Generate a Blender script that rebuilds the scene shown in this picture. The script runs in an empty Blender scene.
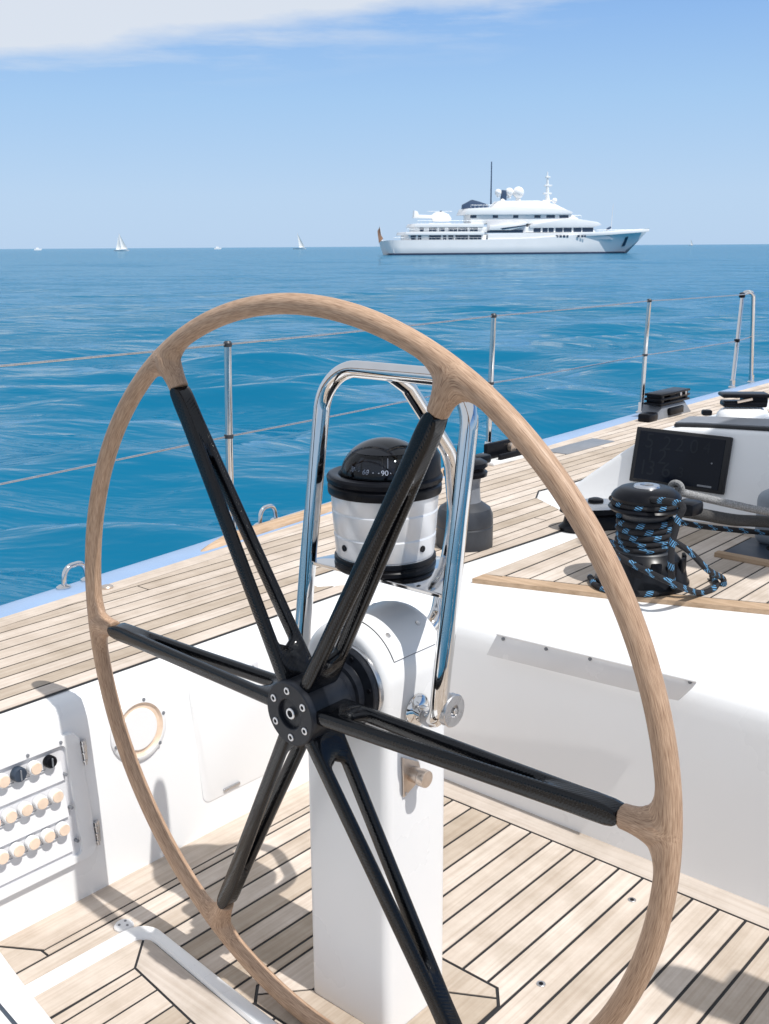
import bpy, bmesh, math, random
import numpy as np
from mathutils import Vector, Matrix
from mathutils.geometry import tessellate_polygon

random.seed(7)
rng = np.random.default_rng(7)
sc = bpy.context.scene
COL = sc.collection
R_ = math.radians

# ------------------------------------------------------------------ camera numbers (boat axes: X forward, Y port, Z up, origin = eye)
FPX, CX, CY = 1066.0, 384.5, 512.0
PITCH = math.atan(265.5 / FPX)
YAW = math.atan2(1347.0 - CX, FPX / math.cos(PITCH))
CF = np.array([math.cos(YAW) * math.cos(PITCH), math.sin(YAW) * math.cos(PITCH), -math.sin(PITCH)])
_r = np.array([math.sin(YAW), -math.cos(YAW), 0.0])
_u = np.cross(_r, CF)
_c, _s = math.cos(R_(0.37)), math.sin(R_(0.37))
CR, CU = _r * _c - _u * _s, _r * _s + _u * _c


def ray(x, y):
    return CF * FPX + CR * (x - CX) - CU * (y - CY)


def onz(x, y, z):
    d = ray(x, y)
    return d * (z / d[2])


def onx(x, y, X):
    d = ray(x, y)
    return d * (X / d[0])


def ony(x, y, Y):
    d = ray(x, y)
    return d * (Y / d[1])


ZF, ZD, ZSEA = -1.33, -0.90, -2.4   # cockpit floor, deck, sea


# ------------------------------------------------------------------ mesh helper
class MB:
    def __init__(self):
        self.v, self.f, self.m, self.t, self.g = [], [], [], [], {}

    def add(self, verts, faces, mat=0, tint=None, grain=None):
        o = len(self.v)
        self.v += [tuple(float(c) for c in p) for p in verts]
        for f in faces:
            self.f.append([o + i for i in f])
            self.m.append(mat)
            self.t.append(random.random() if tint is None else tint)
        if grain is not None:
            for i, g in enumerate(grain):
                self.g[o + i] = g
        return self

    def ring_loft(self, rings, closed_u=True, closed_v=False, caps=True, mat=0, tint=0.5, grain=None):
        n = len(rings[0])
        vs = [p for r in rings for p in r]
        fs = []
        m = len(rings)
        for i in range(m if closed_v else m - 1):
            a, b = i * n, ((i + 1) % m) * n
            for j in range(n if closed_u else n - 1):
                k = (j + 1) % n
                fs.append((a + j, a + k, b + k, b + j))
        if caps and not closed_v and closed_u:
            fs.append(tuple(range(n))[::-1])
            fs.append(tuple((m - 1) * n + j for j in range(n)))
        return self.add(vs, fs, mat, tint, grain)

    def tube(self, pts, r, n=12, closed=False, caps=True, mat=0, ends=False):
        pts = [np.array(p, float) for p in pts]
        m = len(pts)
        rs = [r] * m if np.isscalar(r) else list(r)
        tans = []
        for i in range(m):
            a = pts[(i - 1) % m] if (closed or i > 0) else pts[i]
            b = pts[(i + 1) % m] if (closed or i < m - 1) else pts[i]
            t = b - a
            tans.append(t / (np.linalg.norm(t) + 1e-12))
        nrm = np.cross(tans[0], [0, 0, 1.0])
        if np.linalg.norm(nrm) < 1e-3:
            nrm = np.cross(tans[0], [1.0, 0, 0])
        nrm /= np.linalg.norm(nrm)
        rings, gr, s = [], [], 0.0
        for i in range(m):
            if i > 0:
                s += np.linalg.norm(pts[i] - pts[i - 1])
                nrm = nrm - tans[i] * (nrm @ tans[i])
                nrm /= np.linalg.norm(nrm) + 1e-12
            bn = np.cross(tans[i], nrm)
            ring = []
            for j in range(n):
                a = 2 * math.pi * j / n
                ring.append(pts[i] + (nrm * math.cos(a) + bn * math.sin(a)) * rs[i])
                gr.append((s, rs[i] * (a if a < math.pi else 2 * math.pi - a), a))
            rings.append(ring)
        return self.ring_loft(rings, True, closed, caps, mat, 0.5, gr)

    def lathe(self, prof, n=48, o=(0, 0, 0), ax=(0, 0, 1), mat=0, caps=True):
        ax = np.array(ax, float)
        ax /= np.linalg.norm(ax)
        e1 = np.cross(ax, [1.0, 0, 0] if abs(ax[0]) < 0.8 else [0, 1.0, 0])
        e1 /= np.linalg.norm(e1)
        e2 = np.cross(ax, e1)
        o = np.array(o, float)
        rings = []
        for r, z in prof:
            r = max(r, 1e-5)
            rings.append([o + ax * z + (e1 * math.cos(2 * math.pi * j / n) + e2 * math.sin(2 * math.pi * j / n)) * r for j in range(n)])
        return self.ring_loft(rings, True, False, caps, mat)

    def box(self, c, size, bev=0.0, seg=2, ax=None, mat=0):
        bm = bmesh.new()
        bmesh.ops.create_cube(bm, size=1.0)
        bmesh.ops.scale(bm, vec=size, verts=bm.verts)
        if bev > 0:
            bmesh.ops.bevel(bm, geom=list(bm.edges), offset=bev, segments=seg, profile=0.5, affect='EDGES')
        bm.verts.index_update()
        c = np.array(c, float)
        A = np.eye(3) if ax is None else np.array(ax, float)
        vs = [c + A[0] * v.co.x + A[1] * v.co.y + A[2] * v.co.z for v in bm.verts]
        fs = [[v.index for v in f.verts] for f in bm.faces]
        bm.free()
        return self.add(vs, fs, mat, 0.5)

    def prism(self, poly, d, mat=0, tint=None, bev=0.0):
        """poly: list of 3-D points (planar), d: extrusion vector."""
        n = len(poly)
        a = [np.array(p, float) for p in poly]
        d = np.array(d, float)
        if bev > 0:
            bm = bmesh.new()
            lo = [bm.verts.new(p) for p in a]
            hi = [bm.verts.new(p + d) for p in a]
            bm.faces.new(lo[::-1])
            bm.faces.new(hi)
            for i in range(n):
                bm.faces.new((lo[i], lo[(i + 1) % n], hi[(i + 1) % n], hi[i]))
            bmesh.ops.recalc_face_normals(bm, faces=bm.faces)
            bmesh.ops.bevel(bm, geom=list(bm.edges), offset=bev, segments=2, profile=0.5, affect='EDGES')
            bm.verts.index_update()
            vs = [tuple(v.co) for v in bm.verts]
            fs = [[v.index for v in f.verts] for f in bm.faces]
            bm.free()
            return self.add(vs, fs, mat, tint)
        vs = a + [p + d for p in a]
        fs = [tuple(range(n))[::-1], tuple(range(n, 2 * n))] + [(i, (i + 1) % n, n + (i + 1) % n, n + i) for i in range(n)]
        return self.add(vs, fs, mat, random.random() if tint is None else tint)

    def build(self, name, mats, parent=None, angle=35, smooth=True, recalc=True):
        if not isinstance(mats, (list, tuple)):
            mats = [mats]
        me = bpy.data.meshes.new(name)
        off = np.array(parent_loc(parent))
        vs = np.array(self.v) - off
        me.from_pydata(vs.tolist(), [], self.f)
        for mt in mats:
            me.materials.append(mt)
        me.polygons.foreach_set('material_index', self.m)
        at = me.attributes.new('tint', 'FLOAT', 'FACE')
        at.data.foreach_set('value', [float(t) for t in self.t])
        if self.g:
            ga = me.attributes.new('grain', 'FLOAT_VECTOR', 'POINT')
            arr = np.zeros((len(self.v), 3), np.float32)
            for k, g in self.g.items():
                arr[k] = g
            ga.data.foreach_set('vector', arr.ravel())
        if recalc:
            bm = bmesh.new()
            bm.from_mesh(me)
            bmesh.ops.recalc_face_normals(bm, faces=bm.faces)
            bm.to_mesh(me)
            bm.free()
        if smooth:
            me.polygons.foreach_set('use_smooth', [True] * len(me.polygons))
            me.set_sharp_from_angle(angle=R_(angle))
        me.update()
        o = bpy.data.objects.new(name, me)
        COL.objects.link(o)
        if parent is not None:
            o.parent = parent
        return o


def parent_loc(o):
    p = np.zeros(3)
    while o is not None:
        p = p + np.array(o.location)
        o = o.parent
    return p


def tag(o, label=None, cat=None, group=None, kind=None):
    if label:
        o['label'] = label
    if cat:
        o['category'] = cat
    if group:
        o['group'] = group
    if kind:
        o['kind'] = kind
    return o


def thing(name, loc, label, cat, group=None):
    o = bpy.data.objects.new(name, None)
    o.empty_display_size = 0.05
    o.location = [float(c) for c in loc]
    COL.objects.link(o)
    return tag(o, label, cat, group)


def dup(root, loc, label):
    r = root.copy()
    COL.objects.link(r)
    r.location = [float(c) for c in loc]
    r['label'] = label
    for ch in root.children:
        c = ch.copy()
        COL.objects.link(c)
        c.parent = r
        for g in ch.children:
            d = g.copy()
            COL.objects.link(d)
            d.parent = c
    return r


def rounded(pts, r, n=8, closed=False):
    """polyline with rounded corners (3-D)."""
    pts = [np.array(p, float) for p in pts]
    m = len(pts)
    rs = [r] * m if np.isscalar(r) else list(r)
    out = []
    for i in range(m):
        if not closed and i in (0, m - 1) or rs[i] <= 0:
            out.append(pts[i])
            continue
        a, b, c = pts[i - 1], pts[i], pts[(i + 1) % m]
        u, v = (a - b), (c - b)
        lu, lv = np.linalg.norm(u), np.linalg.norm(v)
        u, v = u / lu, v / lv
        th = math.acos(max(-1, min(1, float(u @ v))))
        if th > math.pi - 0.02:
            out.append(b)
            continue
        d = min(rs[i] / math.tan(th / 2), lu * 0.49, lv * 0.49)
        rr = d * math.tan(th / 2)
        bis = (u + v) / np.linalg.norm(u + v)
        cen = b + bis * (rr / math.sin(th / 2))
        p0, p1 = b + u * d - cen, b + v * d - cen
        phi = math.pi - th
        for k in range(n + 1):
            t = k / n
            out.append(cen + (p0 * math.sin((1 - t) * phi) + p1 * math.sin(t * phi)) / math.sin(phi))
    return out


def spline(pts, n=10):
    """Catmull-Rom through points."""
    P = [np.array(p, float) for p in pts]
    P = [2 * P[0] - P[1]] + P + [2 * P[-1] - P[-2]]
    out = []
    for i in range(1, len(P) - 2):
        for k in range(n):
            t = k / n
            a, b, c, d = P[i - 1], P[i], P[i + 1], P[i + 2]
            out.append(0.5 * (2 * b + (c - a) * t + (2 * a - 5 * b + 4 * c - d) * t * t + (3 * b - a - 3 * c + d) * t ** 3))
    out.append(P[-2])
    return out


# ------------------------------------------------------------------ 2-D polygon clipping (boards)
def clip(poly, n, c):
    out = []
    m = len(poly)
    for i in range(m):
        a, b = poly[i], poly[(i + 1) % m]
        da, db = n[0] * a[0] + n[1] * a[1] - c, n[0] * b[0] + n[1] * b[1] - c
        if da <= 0:
            out.append(a)
        if (da < 0 < db) or (db < 0 < da):
            t = da / (da - db)
            out.append((a[0] + (b[0] - a[0]) * t, a[1] + (b[1] - a[1]) * t))
    return out


def area(poly):
    return 0.5 * sum(poly[i][0] * poly[(i + 1) % len(poly)][1] - poly[(i + 1) % len(poly)][0] * poly[i][1] for i in range(len(poly)))


def edges(poly):
    if area(poly) < 0:
        poly = poly[::-1]
    for i in range(len(poly)):
        a, b = poly[i], poly[(i + 1) % len(poly)]
        dx, dy = b[0] - a[0], b[1] - a[1]
        l = math.hypot(dx, dy)
        if l > 1e-9:
            n = (dy / l, -dx / l)
            yield n, n[0] * a[0] + n[1] * a[1]


def shrink(poly, d):
    out = list(poly)
    for n, c in list(edges(poly)):
        out = clip(out, n, c - d)
        if len(out) < 3:
            return []
    return out


def subtract(pieces, convex, grow=0.0):
    res = []
    E = [(n, c + grow) for n, c in edges(convex)]
    for p in pieces:
        rest = p
        for n, c in E:
            o = clip(rest, (-n[0], -n[1]), -c)
            if len(o) >= 3 and abs(area(o)) > 1e-6:
                res.append(o)
            rest = clip(rest, n, c)
            if len(rest) < 3:
                break
    return res


def slab(mb, poly, z0, z1, mat=0, tint=None):
    if len(poly) < 3 or abs(area(poly)) < 2e-6:
        return
    if area(poly) < 0:
        poly = poly[::-1]
    mb.prism([(x, y, z0) for x, y in poly], (0, 0, z1 - z0), mat, tint)


# ------------------------------------------------------------------ materials
def mat(name):
    m = bpy.data.materials.new(name)
    m.use_nodes = True
    nt = m.node_tree
    b = nt.nodes['Principled BSDF']
    return m, nt, b


def N(nt, typ, **kw):
    n = nt.nodes.new(typ)
    for k, v in kw.items():
        if k in n.inputs.keys() if hasattr(n.inputs, 'keys') else False:
            n.inputs[k].default_value = v
        else:
            setattr(n, k, v)
    return n


def ramp(nt, stops):
    r = nt.nodes.new('ShaderNodeValToRGB')
    el = r.color_ramp.elements
    while len(el) < len(stops):
        el.new(0.5)
    for e, (p, c) in zip(el, stops):
        e.position = p
        e.color = c if len(c) == 4 else (*c, 1)
    return r


def simple(name, col, rough=0.4, metal=0.0, coat=0.0, noise=0.0, nscale=20.0, bump=0.0, bscale=200.0, spec=0.5):
    m, nt, b = mat(name)
    b.inputs['Base Color'].default_value = (*col, 1)
    b.inputs['Roughness'].default_value = rough
    b.inputs['Metallic'].default_value = metal
    b.inputs['Coat Weight'].default_value = coat
    b.inputs['Specular IOR Level'].default_value = spec
    tc = nt.nodes.new('ShaderNodeTexCoord')
    if noise > 0:
        n = N(nt, 'ShaderNodeTexNoise')
        n.inputs['Scale'].default_value = nscale
        n.inputs['Detail'].default_value = 6
        nt.links.new(tc.outputs['Object'], n.inputs['Vector'])
        lo = tuple(c * (1 - noise) for c in col)
        hi = tuple(min(1, c * (1 + noise)) for c in col)
        r = ramp(nt, [(0.3, lo), (0.7, hi)])
        nt.links.new(n.outputs['Fac'], r.inputs['Fac'])
        nt.links.new(r.outputs['Color'], b.inputs['Base Color'])
        mr = N(nt, 'ShaderNodeMapRange')
        mr.inputs['To Min'].default_value = max(0.02, rough * 0.75)
        mr.inputs['To Max'].default_value = rough * 1.3
        nt.links.new(n.outputs['Fac'], mr.inputs['Value'])
        nt.links.new(mr.outputs['Result'], b.inputs['Roughness'])
    if bump > 0:
        n2 = N(nt, 'ShaderNodeTexNoise')
        n2.inputs['Scale'].default_value = bscale
        n2.inputs['Detail'].default_value = 4
        nt.links.new(tc.outputs['Object'], n2.inputs['Vector'])
        bp = N(nt, 'ShaderNodeBump')
        bp.inputs['Strength'].default_value = bump
        bp.inputs['Distance'].default_value = 0.002
        nt.links.new(n2.outputs['Fac'], bp.inputs['Height'])
        nt.links.new(bp.outputs['Normal'], b.inputs['Normal'])
    return m


M = {}
M['white'] = simple('white_gelcoat', (0.78, 0.78, 0.78), 0.28, noise=0.018, nscale=2.0)
M['white_paint'] = simple('white_yacht_paint', (0.82, 0.82, 0.82), 0.35, noise=0.02, nscale=0.3)
M['cream'] = simple('cream_plastic', (0.74, 0.58, 0.45), 0.45, noise=0.08, nscale=60)
M['clear_white'] = simple('frosted_plate', (0.72, 0.72, 0.73), 0.22, noise=0.03, nscale=20)
M['panel_grey'] = simple('panel_grey', (0.66, 0.66, 0.68), 0.3, noise=0.03, nscale=20)
M['plate_grey'] = simple('translucent_grey_plate', (0.70, 0.70, 0.71), 0.25, noise=0.03, nscale=9)
M['paleblue'] = simple('pale_blue_gunwale', (0.235, 0.335, 0.50), 0.3, noise=0.05, nscale=8)  # even pale blue with slight mottling
M['black'] = simple('black_plastic', (0.005, 0.0055, 0.008), 0.30, noise=0.2, nscale=40, spec=0.14)
M['rubber'] = simple('black_caulk', (0.012, 0.012, 0.014), 0.6)
M['hub'] = simple('black_anodised', (0.010, 0.012, 0.017), 0.34, noise=0.25, nscale=60, bump=0.05, bscale=900, spec=0.25)
M['dgrey'] = simple('dark_grey_winch', (0.030, 0.033, 0.040), 0.42, noise=0.15, nscale=30, bump=0.08, bscale=500)
M['winchblack'] = simple('satin_black_winch', (0.008, 0.009, 0.012), 0.30, noise=0.2, nscale=30, spec=0.22)
M['mgrey'] = simple('mid_grey', (0.18, 0.19, 0.21), 0.4, noise=0.1, nscale=30)
M['deepgrey'] = simple('dark_blue_grey', (0.03, 0.045, 0.07), 0.4, noise=0.15, nscale=20)
M['chrome'] = simple('polished_stainless', (0.68, 0.67, 0.66), 0.07, metal=1.0, noise=0.03, nscale=30)
M['steel'] = simple('brushed_steel', (0.55, 0.55, 0.56), 0.28, metal=1.0, noise=0.08, nscale=80, bump=0.05, bscale=600)
M['steel_warm'] = simple('satin_steel_warm', (0.62, 0.52, 0.44), 0.3, metal=0.85, noise=0.1, nscale=60)
M['drum'] = simple('pale_metal_compass_housing', (0.72, 0.73, 0.75), 0.30, metal=0.3, noise=0.05, nscale=14)
M['glass'] = simple('screen_glass', (0.003, 0.005, 0.011), 0.10, spec=0.18)
M['domeblack'] = simple('gloss_black_dome', (0.006, 0.007, 0.010), 0.04)
M['digit'] = simple('faint_lcd_digits', (0.009, 0.012, 0.018), 0.12, spec=0.18)
M['frame'] = simple('display_frame', (0.016, 0.016, 0.018), 0.5, bump=0.2, bscale=400, spec=0.3)
M['ink'] = simple('white_marking', (0.8, 0.8, 0.8), 0.5)
M['navy_canvas'] = simple('navy_canvas', (0.02, 0.03, 0.06), 0.8, bump=0.3, bscale=700)
M['darkwin'] = simple('dark_ship_window', (0.03, 0.05, 0.09), 0.12)
M['bootstripe'] = simple('dark_boot_stripe', (0.02, 0.03, 0.07), 0.4)
M['navy'] = simple('navy_equipment', (0.03, 0.06, 0.12), 0.5)
M['flagtan'] = simple('faded_flag', (0.30, 0.17, 0.11), 0.7)
M['sail'] = simple('white_sailcloth', (0.8, 0.8, 0.78), 0.6)
M['bag'] = simple('grey_vinyl', (0.22, 0.25, 0.29), 0.5, noise=0.1, nscale=12)
M['rope_grey'] = simple('grey_rope', (0.22, 0.22, 0.22), 0.8, noise=0.5, nscale=260, bump=0.6, bscale=420)
M['rope_dark'] = simple('dark_rope', (0.05, 0.048, 0.046), 0.8, noise=0.5, nscale=260, bump=0.6, bscale=420)


def teak(name, base, dark, axis='X', spread=0.25):
    m, nt, b = mat(name)
    tc = N(nt, 'ShaderNodeTexCoord')
    at = N(nt, 'ShaderNodeAttribute', attribute_name='tint')
    mul = N(nt, 'ShaderNodeMath', operation='MULTIPLY')
    mul.inputs[1].default_value = 37.0
    nt.links.new(at.outputs['Fac'], mul.inputs[0])
    cmb = N(nt, 'ShaderNodeCombineXYZ')
    for i in range(3):
        nt.links.new(mul.outputs[0], cmb.inputs[i])
    add = N(nt, 'ShaderNodeVectorMath', operation='ADD')
    nt.links.new(tc.outputs['Object'], add.inputs[0])
    nt.links.new(cmb.outputs[0], add.inputs[1])
    mp = N(nt, 'ShaderNodeMapping')
    mp.inputs['Scale'].default_value = (2.5, 130, 130) if axis == 'X' else (130, 2.5, 130)
    nt.links.new(add.outputs[0], mp.inputs['Vector'])
    n1 = N(nt, 'ShaderNodeTexNoise')
    n1.inputs['Scale'].default_value = 1.0
    n1.inputs['Detail'].default_value = 5
    n1.inputs['Distortion'].default_value = 0.4
    nt.links.new(mp.outputs[0], n1.inputs['Vector'])
    n2 = N(nt, 'ShaderNodeTexNoise')          # worn blotches
    n2.inputs['Scale'].default_value = 7.0
    n2.inputs['Detail'].default_value = 7
    n2.inputs['Roughness'].default_value = 0.65
    nt.links.new(tc.outputs['Object'], n2.inputs['Vector'])
    r1 = ramp(nt, [(0.28, dark), (0.62, base)])
    nt.links.new(n1.outputs['Fac'], r1.inputs['Fac'])
    mix = N(nt, 'ShaderNodeMixRGB', blend_type='MULTIPLY')
    r2 = ramp(nt, [(0.3, (0.72, 0.69, 0.65)), (0.62, (1.05, 1.05, 1.06))])
    nt.links.new(n2.outputs['Fac'], r2.inputs['Fac'])
    mix.inputs['Fac'].default_value = 0.8
    nt.links.new(r1.outputs['Color'], mix.inputs['Color1'])
    nt.links.new(r2.outputs['Color'], mix.inputs['Color2'])
    mix2 = N(nt, 'ShaderNodeMixRGB', blend_type='MULTIPLY')
    mix2.inputs['Fac'].default_value = 1.0
    r3 = ramp(nt, [(0.0, (1 - spread, 1 - spread * 1.1, 1 - spread * 1.3)), (0.55, (1, 1, 1)), (1.0, (1 + spread * .3, 1 + spread * .4, 1 + spread * .5))])
    nt.links.new(at.outputs['Fac'], r3.inputs['Fac'])
    nt.links.new(mix.outputs['Color'], mix2.inputs['Color1'])
    nt.links.new(r3.outputs['Color'], mix2.inputs['Color2'])
    nt.links.new(mix2.outputs['Color'], b.inputs['Base Color'])
    b.inputs['Roughness'].default_value = 0.72
    b.inputs['Specular IOR Level'].default_value = 0.25
    bp = N(nt, 'ShaderNodeBump')
    bp.inputs['Strength'].default_value = 0.35
    bp.inputs['Distance'].default_value = 0.001
    nt.links.new(n1.outputs['Fac'], bp.inputs['Height'])
    nt.links.new(bp.outputs['Normal'], b.inputs['Normal'])
    return m


M['teak'] = teak('weathered_teak', (0.57, 0.495, 0.425), (0.475, 0.395, 0.325))
M['teak_y'] = teak('weathered_teak_across', (0.53, 0.47, 0.415), (0.45, 0.385, 0.33), axis='Y')
M['teak_trim'] = teak('warm_teak_trim', (0.50, 0.36, 0.245), (0.36, 0.25, 0.16), axis='Y')
M['teak_rail'] = teak('warm_teak_rail', (0.56, 0.42, 0.30), (0.40, 0.27, 0.17), axis='X')


def rim_wood():
    m, nt, b = mat('wheel_rim_wood')
    at = N(nt, 'ShaderNodeAttribute', attribute_name='grain')
    mp = N(nt, 'ShaderNodeMapping')
    mp.inputs['Scale'].default_value = (45, 1100, 1100)
    nt.links.new(at.outputs['Vector'], mp.inputs['Vector'])
    n1 = N(nt, 'ShaderNodeTexNoise')
    n1.inputs['Scale'].default_value = 1.0
    n1.inputs['Detail'].default_value = 4
    nt.links.new(mp.outputs[0], n1.inputs['Vector'])
    mp2 = N(nt, 'ShaderNodeMapping')
    mp2.inputs['Scale'].default_value = (2.0, 60, 60)
    nt.links.new(at.outputs['Vector'], mp2.inputs['Vector'])
    n2 = N(nt, 'ShaderNodeTexNoise')
    n2.inputs['Scale'].default_value = 1.0
    n2.inputs['Detail'].default_value = 3
    nt.links.new(mp2.outputs[0], n2.inputs['Vector'])
    r1 = ramp(nt, [(0.28, (0.21, 0.125, 0.078)), (0.45, (0.385, 0.255, 0.170)), (0.64, (0.53, 0.372, 0.262))])
    nt.links.new(n1.outputs['Fac'], r1.inputs['Fac'])
    r2 = ramp(nt, [(0.3, (0.80, 0.76, 0.72)), (0.7, (1.08, 1.06, 1.04))])
    nt.links.new(n2.outputs['Fac'], r2.inputs['Fac'])
    mix = N(nt, 'ShaderNodeMixRGB', blend_type='MULTIPLY')
    mix.inputs['Fac'].default_value = 1.0
    nt.links.new(r1.outputs['Color'], mix.inputs['Color1'])
    nt.links.new(r2.outputs['Color'], mix.inputs['Color2'])
    nt.links.new(mix.outputs['Color'], b.inputs['Base Color'])
    b.inputs['Roughness'].default_value = 0.5
    b.inputs['Specular IOR Level'].default_value = 0.35
    bp = N(nt, 'ShaderNodeBump')
    bp.inputs['Strength'].default_value = 0.25
    bp.inputs['Distance'].default_value = 0.0006
    nt.links.new(n1.outputs['Fac'], bp.inputs['Height'])
    nt.links.new(bp.outputs['Normal'], b.inputs['Normal'])
    return m


M['rim'] = rim_wood()


def carbon():
    m, nt, b = mat('carbon_fibre')
    at = N(nt, 'ShaderNodeAttribute', attribute_name='grain')
    mp = N(nt, 'ShaderNodeMapping')
    mp.inputs['Scale'].default_value = (1, 1, 1)
    mp.inputs['Rotation'].default_value = (0, 0, R_(45))
    nt.links.new(at.outputs['Vector'], mp.inputs['Vector'])
    ck = N(nt, 'ShaderNodeTexChecker')
    ck.inputs['Scale'].default_value = 330.0
    nt.links.new(mp.outputs[0], ck.inputs['Vector'])
    r1 = ramp(nt, [(0.0, (0.002, 0.002, 0.003)), (1.0, (0.005, 0.006, 0.008))])
    nt.links.new(ck.outputs['Fac'], r1.inputs['Fac'])
    nt.links.new(r1.outputs['Color'], b.inputs['Base Color'])
    r2 = ramp(nt, [(0.0, (0.13, 0.13, 0.13)), (1.0, (0.05, 0.05, 0.05))])
    nt.links.new(ck.outputs['Fac'], r2.inputs['Fac'])
    nt.links.new(r2.outputs['Color'], b.inputs['Roughness'])
    b.inputs['Specular IOR Level'].default_value = 0.33
    b.inputs['Coat Weight'].default_value = 0.0
    b.inputs['Coat Roughness'].default_value = 0.08
    bp = N(nt, 'ShaderNodeBump')
    bp.inputs['Strength'].default_value = 0.22
    bp.inputs['Distance'].default_value = 0.0010
    wvn = N(nt, 'ShaderNodeTexWave')
    wvn.inputs['Scale'].default_value = 75.0
    nt.links.new(mp.outputs[0], wvn.inputs['Vector'])
    mxh = N(nt, 'ShaderNodeMixRGB')
    nt.links.new(ck.outputs['Fac'], mxh.inputs['Fac'])
    nt.links.new(wvn.outputs['Fac'], mxh.inputs['Color1'])
    mxh.inputs['Color2'].default_value = (0.5, 0.5, 0.5, 1)
    nt.links.new(mxh.outputs['Color'], bp.inputs['Height'])
    nt.links.new(bp.outputs['Normal'], b.inputs['Normal'])
    return m


M['carbon'] = carbon()


def fleck_rope():
    m, nt, b = mat('black_rope_blue_fleck')
    at = N(nt, 'ShaderNodeAttribute', attribute_name='grain')
    mp = N(nt, 'ShaderNodeMapping')
    mp.inputs['Scale'].default_value = (26, 3.2, 1)
    nt.links.new(at.outputs['Vector'], mp.inputs['Vector'])
    sep = N(nt, 'ShaderNodeSeparateXYZ')
    nt.links.new(at.outputs['Vector'], sep.inputs[0])

    def mth(op, a, bb=None, v=None):
        n = N(nt, 'ShaderNodeMath', operation=op)
        nt.links.new(a, n.inputs[0])
        if bb is not None:
            nt.links.new(bb, n.inputs[1])
        elif v is not None:
            n.inputs[1].default_value = v
        return n.outputs[0]
    s, a = sep.outputs[0], sep.outputs[2]
    k = mth('ADD', mth('MULTIPLY', s, v=17.0), mth('MULTIPLY', a, v=0.06))   # helix: 3 turns
    fr = mth('FRACT', k)
    band = mth('LESS_THAN', fr, v=0.30)
    k2 = mth('SUBTRACT', mth('MULTIPLY', s, v=70.0), mth('MULTIPLY', a, v=1.2732))
    band2 = mth('LESS_THAN', mth('FRACT', k2), v=0.48)
    msk = mth('MULTIPLY', band, band2)
    mix = N(nt, 'ShaderNodeMixRGB')
    mix.inputs['Color1'].default_value = (0.005, 0.005, 0.008, 1)
    mix.inputs['Color2'].default_value = (0.11, 0.33, 0.58, 1)
    nt.links.new(msk, mix.inputs['Fac'])
    nt.links.new(mix.outputs['Color'], b.inputs['Base Color'])
    b.inputs['Roughness'].default_value = 0.75
    wv = N(nt, 'ShaderNodeTexChecker')
    wv.inputs['Scale'].default_value = 300
    nt.links.new(at.outputs['Vector'], wv.inputs['Vector'])
    bp = N(nt, 'ShaderNodeBump')
    bp.inputs['Strength'].default_value = 0.5
    bp.inputs['Distance'].default_value = 0.001
    nt.links.new(wv.outputs['Fac'], bp.inputs['Height'])
    nt.links.new(bp.outputs['Normal'], b.inputs['Normal'])
    return m


M['fleck'] = fleck_rope()


def water():
    m, nt, b = mat('sea_water')
    tc = N(nt, 'ShaderNodeTexCoord')
    az = YAW
    prev = None
    for sx, sy, st, dist, det in ((0.55, 0.12, 0.7, 0.5, 3), (3.0, 0.75, 0.9, 0.125, 3), (11.0, 3.5, 0.5, 0.022, 3)):
        mr_ = N(nt, 'ShaderNodeMapping')
        mr_.inputs['Rotation'].default_value = (0, 0, -az)
        nt.links.new(tc.outputs['Object'], mr_.inputs['Vector'])
        mp = N(nt, 'ShaderNodeMapping')
        mp.inputs['Scale'].default_value = (sx, sy, 1)
        nt.links.new(mr_.outputs[0], mp.inputs['Vector'])
        n = N(nt, 'ShaderNodeTexNoise')
        n.inputs['Scale'].default_value = 1.0
        n.inputs['Detail'].default_value = det
        n.inputs['Distortion'].default_value = 0.15
        nt.links.new(mp.outputs[0], n.inputs['Vector'])
        bp = N(nt, 'ShaderNodeBump')
        bp.inputs['Strength'].default_value = st
        bp.inputs['Distance'].default_value = dist
        nt.links.new(n.outputs['Fac'], bp.inputs['Height'])
        if prev is not None:
            nt.links.new(prev.outputs['Normal'], bp.inputs['Normal'])
        prev = bp
    df = N(nt, 'ShaderNodeBsdfDiffuse')
    df.inputs['Color'].default_value = (0.0003, 0.112, 0.215, 1)
    gl = N(nt, 'ShaderNodeBsdfGlossy')
    gl.inputs['Color'].default_value = (0.82, 0.94, 1.0, 1)
    gl.inputs['Roughness'].default_value = 0.07
    fr = N(nt, 'ShaderNodeFresnel')
    fr.inputs['IOR'].default_value = 1.33
    cl = N(nt, 'ShaderNodeMapRange')
    cl.inputs['From Max'].default_value = 0.62
    cl.inputs['To Max'].default_value = 0.60
    nt.links.new(fr.outputs[0], cl.inputs['Value'])
    mx = N(nt, 'ShaderNodeMixShader')
    nt.links.new(cl.outputs['Result'], mx.inputs[0])
    nt.links.new(df.outputs[0], mx.inputs[1])
    nt.links.new(gl.outputs[0], mx.inputs[2])
    for nd in (gl, fr):
        nt.links.new(prev.outputs['Normal'], nd.inputs['Normal'])
    nt.links.new(mx.outputs[0], nt.nodes['Material Output'].inputs['Surface'])
    return m


M['water'] = water()

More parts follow.
